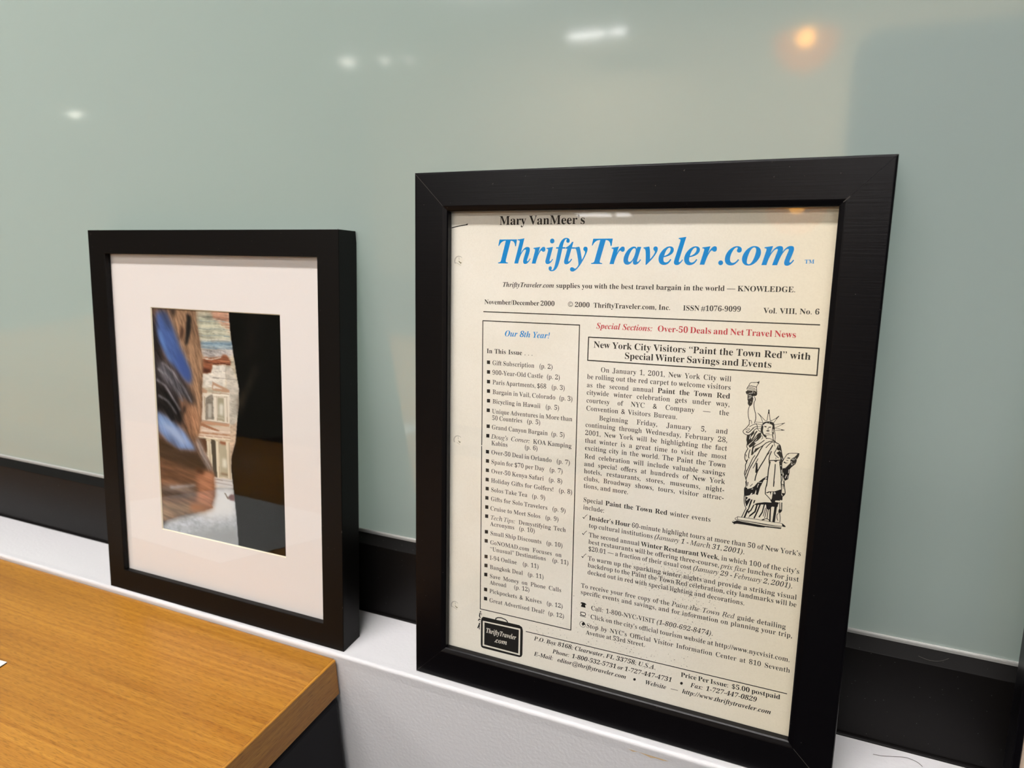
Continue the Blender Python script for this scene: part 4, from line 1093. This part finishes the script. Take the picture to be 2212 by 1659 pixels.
# sheet of paper lying on the desk, its corner just in the picture
a = math.radians(-178.5)
card = empty('paper_sheet', (-.3004, -.1496, DZ))
tag(card, 'white sheet of paper on the oak desk, one corner showing', 'paper')
card.rotation_euler = (0, 0, a + math.radians(4))
box_obj('top_page', (0, .279, 0.0003, .216, .0006, .0012), M['card'], card, .0001, 1)
box_obj('dark_backing', (0.0002, .2788, .0005, .2158, .0, .0006), M['card_edge'], card)

# ================================================================== PICTURE FRAMES
def rail_profile(b, T, lip, style):
    if style == 'bevel':
        return [(0, -T)] + [(x, y) for x, y in arc(.0013, -.0013, .0013, 180, 90, 7)] + [(b - .0030, 0), (b - .0024, -.00015), (b - .0006, -.0008), (b, -.0014), (b, -lip), (b - .006, -lip), (b - .006, -T + .001), (b - .009, -T)]
    return [(0, -T), (0, -.0003), (.0003, 0), (b - .0003, 0), (b, -.0003), (b, -lip), (b - .005, -lip), (b - .005, -T + .001), (b - .008, -T)]


def rail_mesh(side, W, H, prof, gap):
    """one mitred rail; local x right, y up, z to the viewer"""
    n = len(prof)
    A, B = [], []
    for a, w in prof:
        if side == 'top':
            A.append((a + gap, H - a, w)); B.append((W - a - gap, H - a, w))
        elif side == 'bottom':
            A.append((W - a - gap, a, w)); B.append((a + gap, a, w))
        elif side == 'left':
            A.append((a, a + gap, w)); B.append((a, H - a - gap, w))
        else:
            A.append((W - a, H - a - gap, w)); B.append((W - a, a + gap, w))
    bm = bmesh.new()
    va = [bm.verts.new(p) for p in A]
    vb = [bm.verts.new(p) for p in B]
    for i in range(n):
        j = (i + 1) % n
        bm.faces.new((va[i], va[j], vb[j], vb[i]))
    bm.faces.new(va[::-1])
    bm.faces.new(vb)
    return bm


def wear_sliver(bm, p0, p1, w):
    """worn paint along a mitre: a thin raised strip of its own material"""
    p0, p1 = Vector(p0), Vector(p1)
    d = (p1 - p0).normalized()
    s = d.cross(Vector((0, 0, 1))) * w
    z = Vector((0, 0, 1)) * .00003
    vs = [bm.verts.new(p) for p in (p0 - s + z, p1 - s * .6 + z, p1 + s * .6 + z, p0 + s + z, p0 - s - z, p1 - s * .6 - z, p1 + s * .6 - z, p0 + s - z)]
    for f in ((0, 1, 2, 3), (7, 6, 5, 4), (0, 4, 5, 1), (2, 6, 7, 3), (1, 5, 6, 2), (3, 7, 4, 0)):
        bm.faces.new([vs[i] for i in f]).material_index = 1


# ---------- the newsletter frame
W2, H2, B2, P2, T2 = .24816, .31518, .02191, .00612, .0150
FM2 = frame_axes(-.02937, -.05444, .12505, -.0029)
nf = empty('picture_frame', matrix=FM2)
tag(nf, 'black wooden picture frame with mitred corners holding a printed newsletter page', 'picture frame')
pr = rail_profile(B2, T2, .0050, 'bevel')
for side in ('top', 'bottom', 'left', 'right'):
    bm = rail_mesh(side, W2, H2, pr, .00006)
    if side == 'left':
        wear_sliver(bm, (.0010, H2 - .0010, 0), (B2 - .003, H2 - B2 + .003, 0), .00016)
        wear_sliver(bm, (.0015, .0015, 0), (B2 - .001, B2 - .001, -.0002), .00012)
    if side == 'right':
        wear_sliver(bm, (W2 - .0008, .0008, 0), (W2 - B2 + .003, B2 - .003, 0), .00017)
        wear_sliver(bm, (W2 - B2 + .004, H2 - B2 + .004, 0), (W2 - B2 + .0015, H2 - B2 + .0015, 0), .0003)
    if side == 'top':
        for (x, y, s) in ((.0505, H2 - .0078, .0005), (.155, H2 - .0042, .0006), (.197, H2 - .0085, .0004)):
            wear_sliver(bm, (x, y, 0), (x + s, y + s, 0), s * .5)
    bm_obj('frame_rail', bm, [M['black_frame'], M['worn_edge']], nf)
box_obj('glass_pane', (B2 - .0055, W2 - B2 + .0055, B2 - .0055, H2 - B2 + .0055, -.0056, -.0051), M['glass'], nf)
box_obj('backing_board', (B2 - .0055, W2 - B2 + .0055, B2 - .0055, H2 - B2 + .0055, -.0112, -.0085), M['backing'], nf)


def page_w(u, v):
    """gentle relief of the old page: a fold across the middle and a slight swell (metres, towards the viewer)"""
    fold = .00016 * math.exp(-((v - .1525 - .004 * math.sin(u * 22)) / .0012) ** 2)
    fold2 = .00022 * math.exp(-((v - .268 - .0015 * math.sin(u * 30)) / .0025) ** 2) * 0
    swell = .00006 * math.sin(u * 41 + 1.0) * math.sin(v * 23)
    return -P2 + fold + fold2 + swell


px0, px1, py0, py1 = B2 - .0052, W2 - B2 + .0052, B2 - .0052, H2 - B2 + .0052
nx, ny = 52, 220
vs = [(px0 + (px1 - px0) * i / nx, py0 + (py1 - py0) * j / ny, 0) for j in range(ny + 1) for i in range(nx + 1)]
vs = [(x, y, page_w(x, y)) for x, y, _ in vs]
fs = [(j * (nx + 1) + i, j * (nx + 1) + i + 1, (j + 1) * (nx + 1) + i + 1, (j + 1) * (nx + 1) + i) for j in range(ny) for i in range(nx)]
page = mesh_obj('newsletter_page', vs, fs, M['page'], nf, smooth=True)
page['label'] = 'cream newsletter front page, yellowed at its right side'
box_obj('page_stack', (px0 + .0003, px1 - .0003, py0 + .0003, py1 - .0003, -.0085, -P2 - .0004), M['ink_paper'], nf)


# ---------- lettering: outlines of the built-in typeface, laid out line by line on the page
def styled(ch, st):
    """(character to draw, shear, thin) of one letter in style b(old) i(talic) z (bold italic) r(egular)"""
    U, Lo = {'b': (0x1D400, 0x1D41A), 'r': (0x1D400, 0x1D41A), 'i': (0x1D434, 0x1D44E), 'z': (0x1D468, 0x1D482)}[st]
    if 'A' <= ch <= 'Z':
        return chr(U + ord(ch) - 65), 0, st == 'r'
    if 'a' <= ch <= 'z':
        if st == 'i' and ch == 'h':
            return chr(0x210E), 0, False
        return chr(Lo + ord(ch) - 97), 0, st == 'r'
    if ch.isdigit():
        return chr(0x1D7CE + int(ch)), (.22 if st in 'iz' else 0), st in 'ri'
    if ch == '$':
        return '$', (.22 if st in 'iz' else 0), False
    return ch, (.22 if st in 'iz' and ch not in '—-.,' else 0), False


def build_glyphs(need):
    """need: set of (ch, style) -> dict of (verts [n,2], faces, advance) in units of the em"""
    tmp = []

    def text(s):
        cu = bpy.data.curves.new('glyph', 'FONT')
        cu.body = s
        cu.size = 1.0
        cu.resolution_u = 4
        o = bpy.data.objects.new('glyph', cu)
        COL.objects.link(o)
        tmp.append(o)
        return o
    jobs = {}
    base = text('|')
    for ch, st in sorted(need):
        g = styled(ch, st)
        jobs[(ch, st)] = (g, text(g[0]), text(g[0] + '|'))
    dg = bpy.context.evaluated_depsgraph_get()
    dg.update()

    def geo(o):
        e = o.evaluated_get(dg)
        me = e.to_mesh()
        v = np.array([(p.co.x, p.co.y) for p in me.vertices]).reshape(-1, 2)
        f = [tuple(p.vertices) for p in me.polygons]
        e.to_mesh_clear()
        return v, f
    bar = geo(base)[0][:, 0].max()
    out = {}
    for key, (g, o1, o2) in jobs.items():
        v, f = geo(o1)
        adv = geo(o2)[0][:, 0].max() - bar
        v, f = weld(v, f)
        if g[2]:
            v = thin(v, f)
        if g[1]:
            v = v.copy()
            v[:, 0] += (v[:, 1] - .3) * g[1]
        out[key] = (v, f, adv)
    for o in tmp:
        cu = o.data
        bpy.data.objects.remove(o)
        bpy.data.curves.remove(cu)
    return out


def weld(v, f):
    key, idx, nv = {}, [], []
    for p in v:
        k = (round(p[0], 5), round(p[1], 5))
        if k not in key:
            key[k] = len(nv)
            nv.append(p)
        idx.append(key[k])
    nf_ = []
    for q in f:
        q2 = [idx[i] for i in q]
        q3 = [a for i, a in enumerate(q2) if a != q2[i - 1]]
        if len(set(q3)) >= 3:
            nf_.append(tuple(q3))
    return np.array(nv), nf_


def thin(v, f):
    """turn a bold letter into a book weight one: narrow its thick stems sideways and leave the hairlines"""
    cnt = {}
    for q in f:
        a = sum(v[q[i]][0] * v[q[(i + 1) % len(q)]][1] - v[q[(i + 1) % len(q)]][0] * v[q[i]][1] for i in range(len(q)))
        seq = q if a > 0 else q[::-1]
        for i in range(len(seq)):
            e = (seq[i], seq[(i + 1) % len(seq)])
            if (e[1], e[0]) in cnt:
                cnt[(e[1], e[0])] += 1
            else:
                cnt[e] = 1
    edges = np.array([e for e, k in cnt.items() if k == 1])
    if len(edges) == 0:
        return v
    A, B = v[edges[:, 0]], v[edges[:, 1]]
    nrm = np.zeros_like(v)
    d = B - A
    en = np.stack([d[:, 1], -d[:, 0]], 1)
    for (i, j), n_ in zip(edges, en):
        nrm[i] += n_
        nrm[j] += n_
    ln = np.hypot(nrm[:, 0], nrm[:, 1])
    ln[ln == 0] = 1
    nrm /= ln[:, None]
    out = v.copy()
    for i, p in enumerate(v):
        sx = -np.sign(nrm[i, 0])
        if abs(nrm[i, 0]) < .25:
            continue
        best = 9.0
        for yy in (p[1] + 1e-4, p[1] - 1e-4):
            m_ = (np.minimum(A[:, 1], B[:, 1]) < yy) & (np.maximum(A[:, 1], B[:, 1]) > yy)
            if m_.any():
                t = (yy - A[m_, 1]) / (B[m_, 1] - A[m_, 1])
                xs = (A[m_, 0] + t * (B[m_, 0] - A[m_, 0]) - p[0]) * sx
                xs = xs[xs > .012]
                if len(xs):
                    best = min(best, xs.min())
        if best < .3:
            want = best if best < .062 else .062 + (best - .062) * .58
            out[i, 0] = p[0] + sx * (best - want) / 2 * abs(nrm[i, 0])
    return out


def runs_of(txt):
    out, st, i = [], 'r', 0
    while i < len(txt):
        if txt[i] == '{':
            st = txt[i + 1]
            i += 3
            continue
        out.append((txt[i], st))
        i += 1
    return out


need = {(c, s) for l in LINES for c, s in runs_of(l[1]) if c != ' '}
GLY = build_glyphs(need)
EM = {}


def natural(txt):
    G = n_ = 0
    for c, s in runs_of(txt):
        if c == ' ':
            n_ += 1
        else:
            G += GLY[(c, s)][2] * (.94 if s == 'r' else 1.0)
    return G, n_


for blk in {l[0] for l in LINES}:
    e = []
    for l in LINES:
        if l[0] == blk:
            G, n_ = natural(l[1])
            e.append(math.hypot(l[4] - l[2], l[5] - l[3]) / (G + .27 * n_))
    e.sort()
    EM[blk] = e[len(e) // 2] if blk != 'art' else e[int(len(e) * .42)]


class Sheet:
    """flat printed shapes that lie on the page, collected into one mesh"""
    def __init__(self):
        self.v, self.f, self.m = [], [], []

    def pt(self, x, y, h):
        u, v = x / 1000, y / 1000
        self.v.append((u, v, page_w(u, v) + h))

    def glyphs(self, line, h=.00004, mi=0):
        blk, txt, x0, y0, x1, y1 = line
        Lm = math.hypot(x1 - x0, y1 - y0)
        dx, dy = (x1 - x0) / Lm, (y1 - y0) / Lm
        G, n_ = natural(txt)
        s = EM[blk]
        hs, sp = 1.0, .27 * s
        if n_:
            sp = (Lm - G * s) / n_
            lo, hi = .20 * s, 1.4 * s
            if sp < lo or sp > hi:
                sp = min(max(sp, lo), hi)
                hs = (Lm - sp * n_) / (G * s)
        else:
            hs = Lm / (G * s)
        x = 0.0
        for c, st in runs_of(txt):
            if c == ' ':
                x += sp
                continue
            v, f, adv = GLY[(c, st)]
            w = (.94 if st == 'r' else 1.0) * hs * s
            b = len(self.v)
            for p in v:
                a_, b_ = x + p[0] * w, p[1] * s
                self.pt(x0 + a_ * dx - b_ * dy, y0 + a_ * dy + b_ * dx, h)
            for q in f:
                self.f.append(tuple(b + i for i in q))
                self.m.append(mi)
            x += adv * w

    def poly(self, pts, h, mi):
        b = len(self.v)
        ar = 0
        k = len(pts) // 2
        for i in range(k):
            j = (i + 1) % k
            ar += pts[2 * i] * pts[2 * j + 1] - pts[2 * j] * pts[2 * i + 1]
            self.pt(pts[2 * i], pts[2 * i + 1], h)
        f = tuple(range(b, b + k))
        self.f.append(f if ar > 0 else f[::-1])
        self.m.append(mi)

    def stroke(self, pts, w, h, mi):
        P = [Vector((pts[i], pts[i + 1])) for i in range(0, len(pts), 2)]
        # round the polyline
        closed = (P[0] - P[-1]).length < 1e-3 and len(P) > 3
        if len(P) > 2 and w < .45 and not closed:
            Q = []
            n_ = len(P)
            for i in range(n_ - 1):
                a_, b_, c_, d_ = P[max(i - 1, 0)], P[i], P[i + 1], P[min(i + 2, n_ - 1)]
                for t in (0, .34, .67):
                    Q.append(.5 * ((2 * b_) + (c_ - a_) * t + (2 * a_ - 5 * b_ + 4 * c_ - d_) * t * t + (3 * b_ - a_ - 3 * c_ + d_) * t ** 3))
            P = Q + [P[-1]]
        Q = [P[0]]
        for a_, b_ in zip(P, P[1:]):
            k = max(1, int((b_ - a_).length / 2.0))
            Q += [a_.lerp(b_, (i + 1) / k) for i in range(k)]
        P = Q
        n_ = len(P)
        b = len(self.v)
        for i in range(n_):
            p_ = P[i - 1] if i else (P[-2] if closed else P[0])
            q_ = P[i + 1] if i < n_ - 1 else (P[1] if closed else P[-1])
            d1 = (P[i] - p_)
            d2 = (q_ - P[i])
            d1 = d1.normalized() if d1.length > 1e-6 else d2.normalized()
            d2 = d2.normalized() if d2.length > 1e-6 else d1
            t = (d1 + d2)
            t = t.normalized() if t.length > 1e-6 else d1
            nn = Vector((-t.y, t.x))
            k = w / 2 / max(.45, abs(nn.dot(Vector((-d1.y, d1.x)))))
            ext = Vector((0, 0))
            if not closed and i in (0, n_ - 1):
                ext = t * (w * .25) * (-1 if i == 0 else 1)
            for sgn in (-1, 1):
                q = P[i] + nn * k * sgn + ext
                self.pt(q.x, q.y, h)
        for i in range(n_ - 1):
            self.f.append((b + 2 * i, b + 2 * i + 2, b + 2 * i + 3, b + 2 * i + 1))
            self.m.append(mi)

    def shapes(self, data):
        for layer, colour, w, pts in data:
            h = .00004 + .00003 * layer
            if w:
                self.stroke(pts, w, h, colour)
            else:
                self.poly(pts, h, colour)

    def build(self, name, mats, label=None):
        o = mesh_obj(name, self.v, self.f, mats, page, self.m)
        if label:
            o['label'] = label
        return o


def lettering(name, blocks, m, label=None, extra=None, test=None):
    s = Sheet()
    for l in LINES:
        if l[0] in blocks and (test is None or test(l)):
            s.glyphs(l)
    if extra:
        s.shapes(extra)
    return s.build(name, [m, M['ink_paper']], label)


lettering('title_lettering', ('title', 'tm'), M['blue_ink'], 'large blue bold italic title')
lettering('heading_lettering', ('our',), M['blue_ink'], 'blue italic heading of the contents box')
lettering('section_lettering', ('spec',), M['red_ink'], 'red line about special sections')
lettering('byline_lettering', ('mary',), M['ink'])
lettering('tagline_lettering', ('sub',), M['ink'])
lettering('dateline_lettering', ('date',), M['ink'])
lettering('headline_lettering', ('head',), M['ink'], 'bold boxed headline')
lettering('contents_lettering', ('list',), M['ink'])
lettering('article_lettering', ('art',), M['ink'])
lettering('address_lettering', ('foot',), M['ink'])
s = Sheet(); s.shapes(MARKS); s.build('rules_and_boxes', [M['ink'], M['ink_paper']])
s = Sheet(); s.shapes(STATUE); s.build('statue_drawing', [M['ink'], M['ink_paper']], 'line drawing of a statue raising a torch')
s = Sheet(); s.shapes(CASE)
for l in LINES:
    if l[0] == 'casetext':
        s.glyphs(l, .00013, 1)
s.build('suitcase_drawing', [M['ink'], M['ink_paper']], 'black suitcase emblem with white lettering')

# smudged ink flecks that the glass pulled off the page
s = Sheet()
rnd = random.Random(3)
for cx, cy, sx_, sy_, n_ in ((165, 97, 20, 7, 330), (172, 84, 16, 9, 160), (148, 94, 12, 7, 110), (128, 60, 26, 12, 120), (168, 68, 14, 14, 110), (100, 44, 24, 7, 80), (150, 44, 30, 8, 90), (118, 62, 4, 12, 40)):
    for _ in range(n_):
        x, y = rnd.gauss(cx, sx_ * .6), rnd.gauss(cy, sy_ * .6)
        if not (52 < x < 222 and 26 < y < 150):
            continue
        k = rnd.uniform(.05, .19)
        a0 = rnd.uniform(0, 6.28)
        ar = rnd.uniform(1, 2.6)
        pts = []
        for t in range(5):
            aa = t * 1.2566 + rnd.uniform(-.3, .3)
            ex, ey = math.cos(aa) * k * ar, math.sin(aa) * k
            pts += [x + ex * math.cos(a0) - ey * math.sin(a0), y + ex * math.sin(a0) + ey * math.cos(a0)]
        s.poly(pts, .00015, 0)
o = s.build('ink_flecks', [M['smudge']])
o['kind'] = 'stuff'

# three punched holes of the binder edge, seen as ragged rings
for hx, hy in ((25.75, 49.18), (26.81, 157.55), (26.48, 265.24)):
    s = Sheet()
    R = 3.1
    ring = [(hx + R * .97 * math.cos(t * .2618), hy + R * math.sin(t * .2618)) for t in range(24)]
    inner = [(hx + .3 + R * .84 * math.cos(t * .2618), hy - .1 + R * .86 * math.sin(t * .2618)) for t in range(24)]
    for t in range(24):
        j = (t + 1) % 24
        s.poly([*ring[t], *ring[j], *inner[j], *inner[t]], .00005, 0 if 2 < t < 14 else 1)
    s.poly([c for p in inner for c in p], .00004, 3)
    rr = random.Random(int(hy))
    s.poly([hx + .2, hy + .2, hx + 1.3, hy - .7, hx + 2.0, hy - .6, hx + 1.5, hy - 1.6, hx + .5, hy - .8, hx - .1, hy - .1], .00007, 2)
    s.stroke([hx - 2.0, hy - .9, hx - .4, hy - 1.5, hx + 1.4, hy - 2.4], .35, .00007, 0)
    s.stroke([hx + .2, hy + 2.2, hx + .3, hy + .8], .4, .00007, 0)
    o = s.build('punch_hole', [M['hole'], M['ink_paper'], M['hole_dark'], M['ink_paper']])

# ---------- the photograph frame
W1, H1, B1, P1, T1 = .23112, .28362, .01717, .00499, .01846
FM1 = frame_axes(-.31673, -.05806, .14022, .00725)
pf = empty('picture_frame', matrix=FM1)
tag(pf, 'black box picture frame with a white mat around a canyon photograph', 'picture frame')
bm = bmesh.new()
pr = rail_profile(B1, T1, .0042, 'box')
for side in ('top', 'bottom', 'left', 'right'):
    b2 = rail_mesh(side, W1, H1, pr, 0)
    tm = bpy.data.meshes.new('tmp')
    bmesh.ops.recalc_face_normals(b2, faces=b2.faces[:])
    b2.to_mesh(tm)
    b2.free()
    bm.from_mesh(tm)
    bpy.data.meshes.remove(tm)
for (x, y, w_) in ((W1 - .0003, .032, .0004), (W1 - .0003, .0855, .0006), (.0035, H1 - .0035, .0005), (W1 - .0004, H1 - .0005, .0004), (.0045, H1 - .0125, .0003)):
    wear_sliver(bm, (x, y, 0), (x, y + w_ * 2.4, 0), w_ * .5)
bm_obj('frame_moulding', bm, [M['black_box_frame'], M['worn_edge']], pf)
box_obj('glass_pane', (B1 - .0045, W1 - B1 + .0045, B1 - .0045, H1 - B1 + .0045, -.0049, -.0043), M['glass'], pf)
U0, U1, V0, V1 = .05630, .17839, .05614, .22811
MT = .0007
ox0, ox1, oy0, oy1 = B1 - .0045, W1 - B1 + .0045, B1 - .0045, H1 - B1 + .0045
vs, fs, fm = [], [], []
for z, (a_, b_, c_, d_) in ((-P1, (ox0, ox1, oy0, oy1)), (-P1, (U0, U1, V0, V1)), (-P1 - MT, (U0 + MT * .9, U1 - MT * .9, V0 + MT * .9, V1 - MT * .9)), (-P1 - MT, (ox0, ox1, oy0, oy1))):
    vs += [(a_, c_, z), (b_, c_, z), (b_, d_, z), (a_, d_, z)]
for k, mi in ((0, 0), (4, 1), (8, 0), (12, 0)):
    for i in range(4):
        j = (i + 1) % 4
        k2 = (k + 4) % 16
        fs.append((k + i, k + j, k2 + j, k2 + i))
        fm.append(mi)
mb = mesh_obj('mat_board', vs, fs, [M['mat_board'], M['mat_core']], pf, fm)
box_obj('backing_board', (ox0, ox1, oy0, oy1, -.0135, -P1 - MT - .0011), M['backing'], pf)


# the canyon photograph: a fine grid of coloured points painted from shapes and grain
def paint_print(GX, GY):
    e = .03
    us = np.linspace(-e, 1 + e, GX)
    ws = np.linspace(-e, 1 + e, GY)
    Ug, Vg = np.meshgrid(us, ws)
    rs = np.random.RandomState(5)

    def blur(a_, r_):
        if r_ < .3:
            return a_
        k = int(math.ceil(r_ * 2.2))
        ker = np.exp(-.5 * (np.arange(-k, k + 1) / r_) ** 2)
        ker /= ker.sum()
        p_ = np.pad(a_, k, mode='edge')
        p_ = sum(ker[i] * p_[:, i:i + a_.shape[1]] for i in range(2 * k + 1))
        return sum(ker[i] * p_[i:i + a_.shape[0], :] for i in range(2 * k + 1))

    def fractal(du, dv, ang, octs=4):
        c_, s_ = math.cos(ang), math.sin(ang)
        X = Ug * .7
        a_ = (X * c_ + Vg * s_) / du
        b_ = (-X * s_ + Vg * c_) / dv
        out = np.zeros_like(Ug)
        amp, tot = 1.0, 0
        for o_ in range(octs):
            G = rs.rand(256, 256)
            ia, ib = np.floor(a_).astype(int), np.floor(b_).astype(int)
            fa, fb = a_ - ia, b_ - ib
            fa, fb = fa * fa * (3 - 2 * fa), fb * fb * (3 - 2 * fb)
            q = lambda i, j: G[i % 256, j % 256]
            out += amp * ((q(ia, ib) * (1 - fa) + q(ia + 1, ib) * fa) * (1 - fb) + (q(ia, ib + 1) * (1 - fa) + q(ia + 1, ib + 1) * fa) * fb)
            tot += amp
            amp *= .6
            a_, b_ = a_ * 2, b_ * 2
        return out / tot - .5
    diag = fractal(.16, .022, 1.05)
    diag2 = fractal(.06, .008, .95)
    dfine = fractal(.03, .005, 1.15)
    slab = fractal(.22, .02, .22)
    steep = fractal(.14, .012, 1.38)
    hor = fractal(.12, .012, .08)
    hline = -np.exp(-(fractal(.2, .03, .1, 3) / .03) ** 2)
    ver = fractal(.03, .1, 0)
    fine = fractal(.02, .012, 0, 3)
    img = np.zeros((GY, GX, 3))
    warp_u = Ug + fine * .008
    warp_v = Vg + fine * .006
    for col, soft, kind, pts in PRINT:
        P_ = np.array(pts).reshape(-1, 2)
        ins = np.zeros(Ug.shape, bool)
        j = len(P_) - 1
        for i in range(len(P_)):
            xi, yi = P_[i]
            xj, yj = P_[j]
            wu, wv = (Ug, Vg) if kind == 0 and soft <= 2 else (warp_u, warp_v)
            if yi != yj:
                cr = ((yi > wv) != (yj > wv)) & (wu < (xj - xi) * (wv - yi) / (yj - yi) + xi)
                ins ^= cr
            j = i
        mk = blur(ins.astype(float), soft * GX / 300.0 * .75)
        c_ = np.array(col, float)[None, None, :] * np.ones(Ug.shape + (1,))
        if kind == 1:
            c_ = c_ * (1 + .7 * diag + .75 * diag2 + .55 * dfine)[..., None]
        elif kind == 4:
            c_ = c_ * (1 + 0.75 * steep + .45 * dfine)[..., None]
        elif kind == 6:
            c_ = c_ * (1 + .8 * slab + .3 * hor)[..., None]
        elif kind == 5:
            c_ = c_ * (1 + .35 * diag + .3 * diag2)[..., None]
        elif kind == 2:
            c_ = c_ * (1 + .55 * hor + .17 * hline + .22 * fine + .12 * ver)[..., None]
        elif kind == 3:
            c_ = c_ * (1 + .35 * fine + .1 * hor)[..., None]
        img = img * (1 - mk[..., None]) + c_ * mk[..., None]
    grey = img.mean(2, keepdims=True)
    img = np.clip((grey + (img - grey) * .86) * .98, 3, 245) / 255
    return us, ws, np.where(img <= .04045, img / 12.92, ((img + .055) / 1.055) ** 2.4)


GX, GY = 300, 430
us, ws, pic = paint_print(GX, GY)
zp = -P1 - MT - .0003
vs = [(U0 + (U1 - U0) * u_, V1 - (V1 - V0) * w_, zp) for w_ in ws for u_ in us]
fs = [(j * GX + i, (j + 1) * GX + i, (j + 1) * GX + i + 1, j * GX + i + 1) for j in range(GY - 1) for i in range(GX - 1)]
m = M['print'] = mat('photo_print', (.5, .5, .5), .7, .0)
va = N(m, 'ShaderNodeVertexColor', layer_name='picture')
LK(m, va.outputs['Color'], bsdf(m).inputs['Base Color'])
pp = mesh_obj('photo_print', vs, fs, m, pf)
ca = pp.data.color_attributes.new('picture', 'FLOAT_COLOR', 'POINT')
ca.data.foreach_set('color', np.concatenate([pic, np.ones(pic.shape[:2] + (1,))], 2).astype(np.float32).ravel())
pp['label'] = 'colour photograph of a columned facade seen between dark canyon walls'

# ---------- a third frame, only its left edge showing at the right border of the photo
W3, H3, B3, T3 = .22, .28, .0034, .012
FM3 = frame_axes(.2925, -.0520, .125, 0.0)
tf = empty('picture_frame', matrix=FM3)
tag(tf, 'thin black picture frame edge at the right end of the ledge', 'picture frame')
pr3 = [(0, -T3), (0, -.0004), (.0004, 0), (B3 - .0004, 0), (B3, -.0004), (B3, -.0025), (B3 - .002, -.0025), (B3 - .002, -T3 + .001), (B3 - .0025, -T3)]
bm = bmesh.new()
for side in ('top', 'bottom', 'left', 'right'):
    b2 = rail_mesh(side, W3, H3, pr3, 0)
    tm = bpy.data.meshes.new('tmp')
    bmesh.ops.recalc_face_normals(b2, faces=b2.faces[:])
    b2.to_mesh(tm)
    b2.free()
    bm.from_mesh(tm)
    bpy.data.meshes.remove(tm)
bm_obj('frame_moulding', bm, M['black_frame'], tf)
box_obj('picture_sheet', (B3 - .0018, W3 - B3 + .0018, B3 - .0018, H3 - B3 + .0018, -.0045, -.0030), mat('beige_picture_paper', (.66, .52, .40), .8, .2), tf)
box_obj('backing_board', (B3 - .0018, W3 - B3 + .0018, B3 - .0018, H3 - B3 + .0018, -.010, -.0047), M['backing'], tf)

# ---------- stray hairs
h = tube('hair', [(.2400, -.0195, .0004), (.2445, -.0190, .0005), (.2500, -.0172, .0004), (.2560, -.0155, .0005), (.2610, -.0165, .0004), (.2635, -.0190, .0004)], .00010, M['hair'])
tag(h, 'thin dark hair lying on the white ledge right of the newsletter frame', 'hair', 'stray hairs')
h = tube('hair', [(.2560, -.0068, SILL_H + .0019), (.2610, -.0078, SILL_H + .0014), (.2660, -.0070, SILL_H + .0018), (.2700, -.0048, SILL_H + .0030)], .00006, mat('pale_hair', (.10, .09, .08), .5, .3))
tag(h, 'pale fine hair lying on the black sill under the glass', 'hair', 'stray hairs')
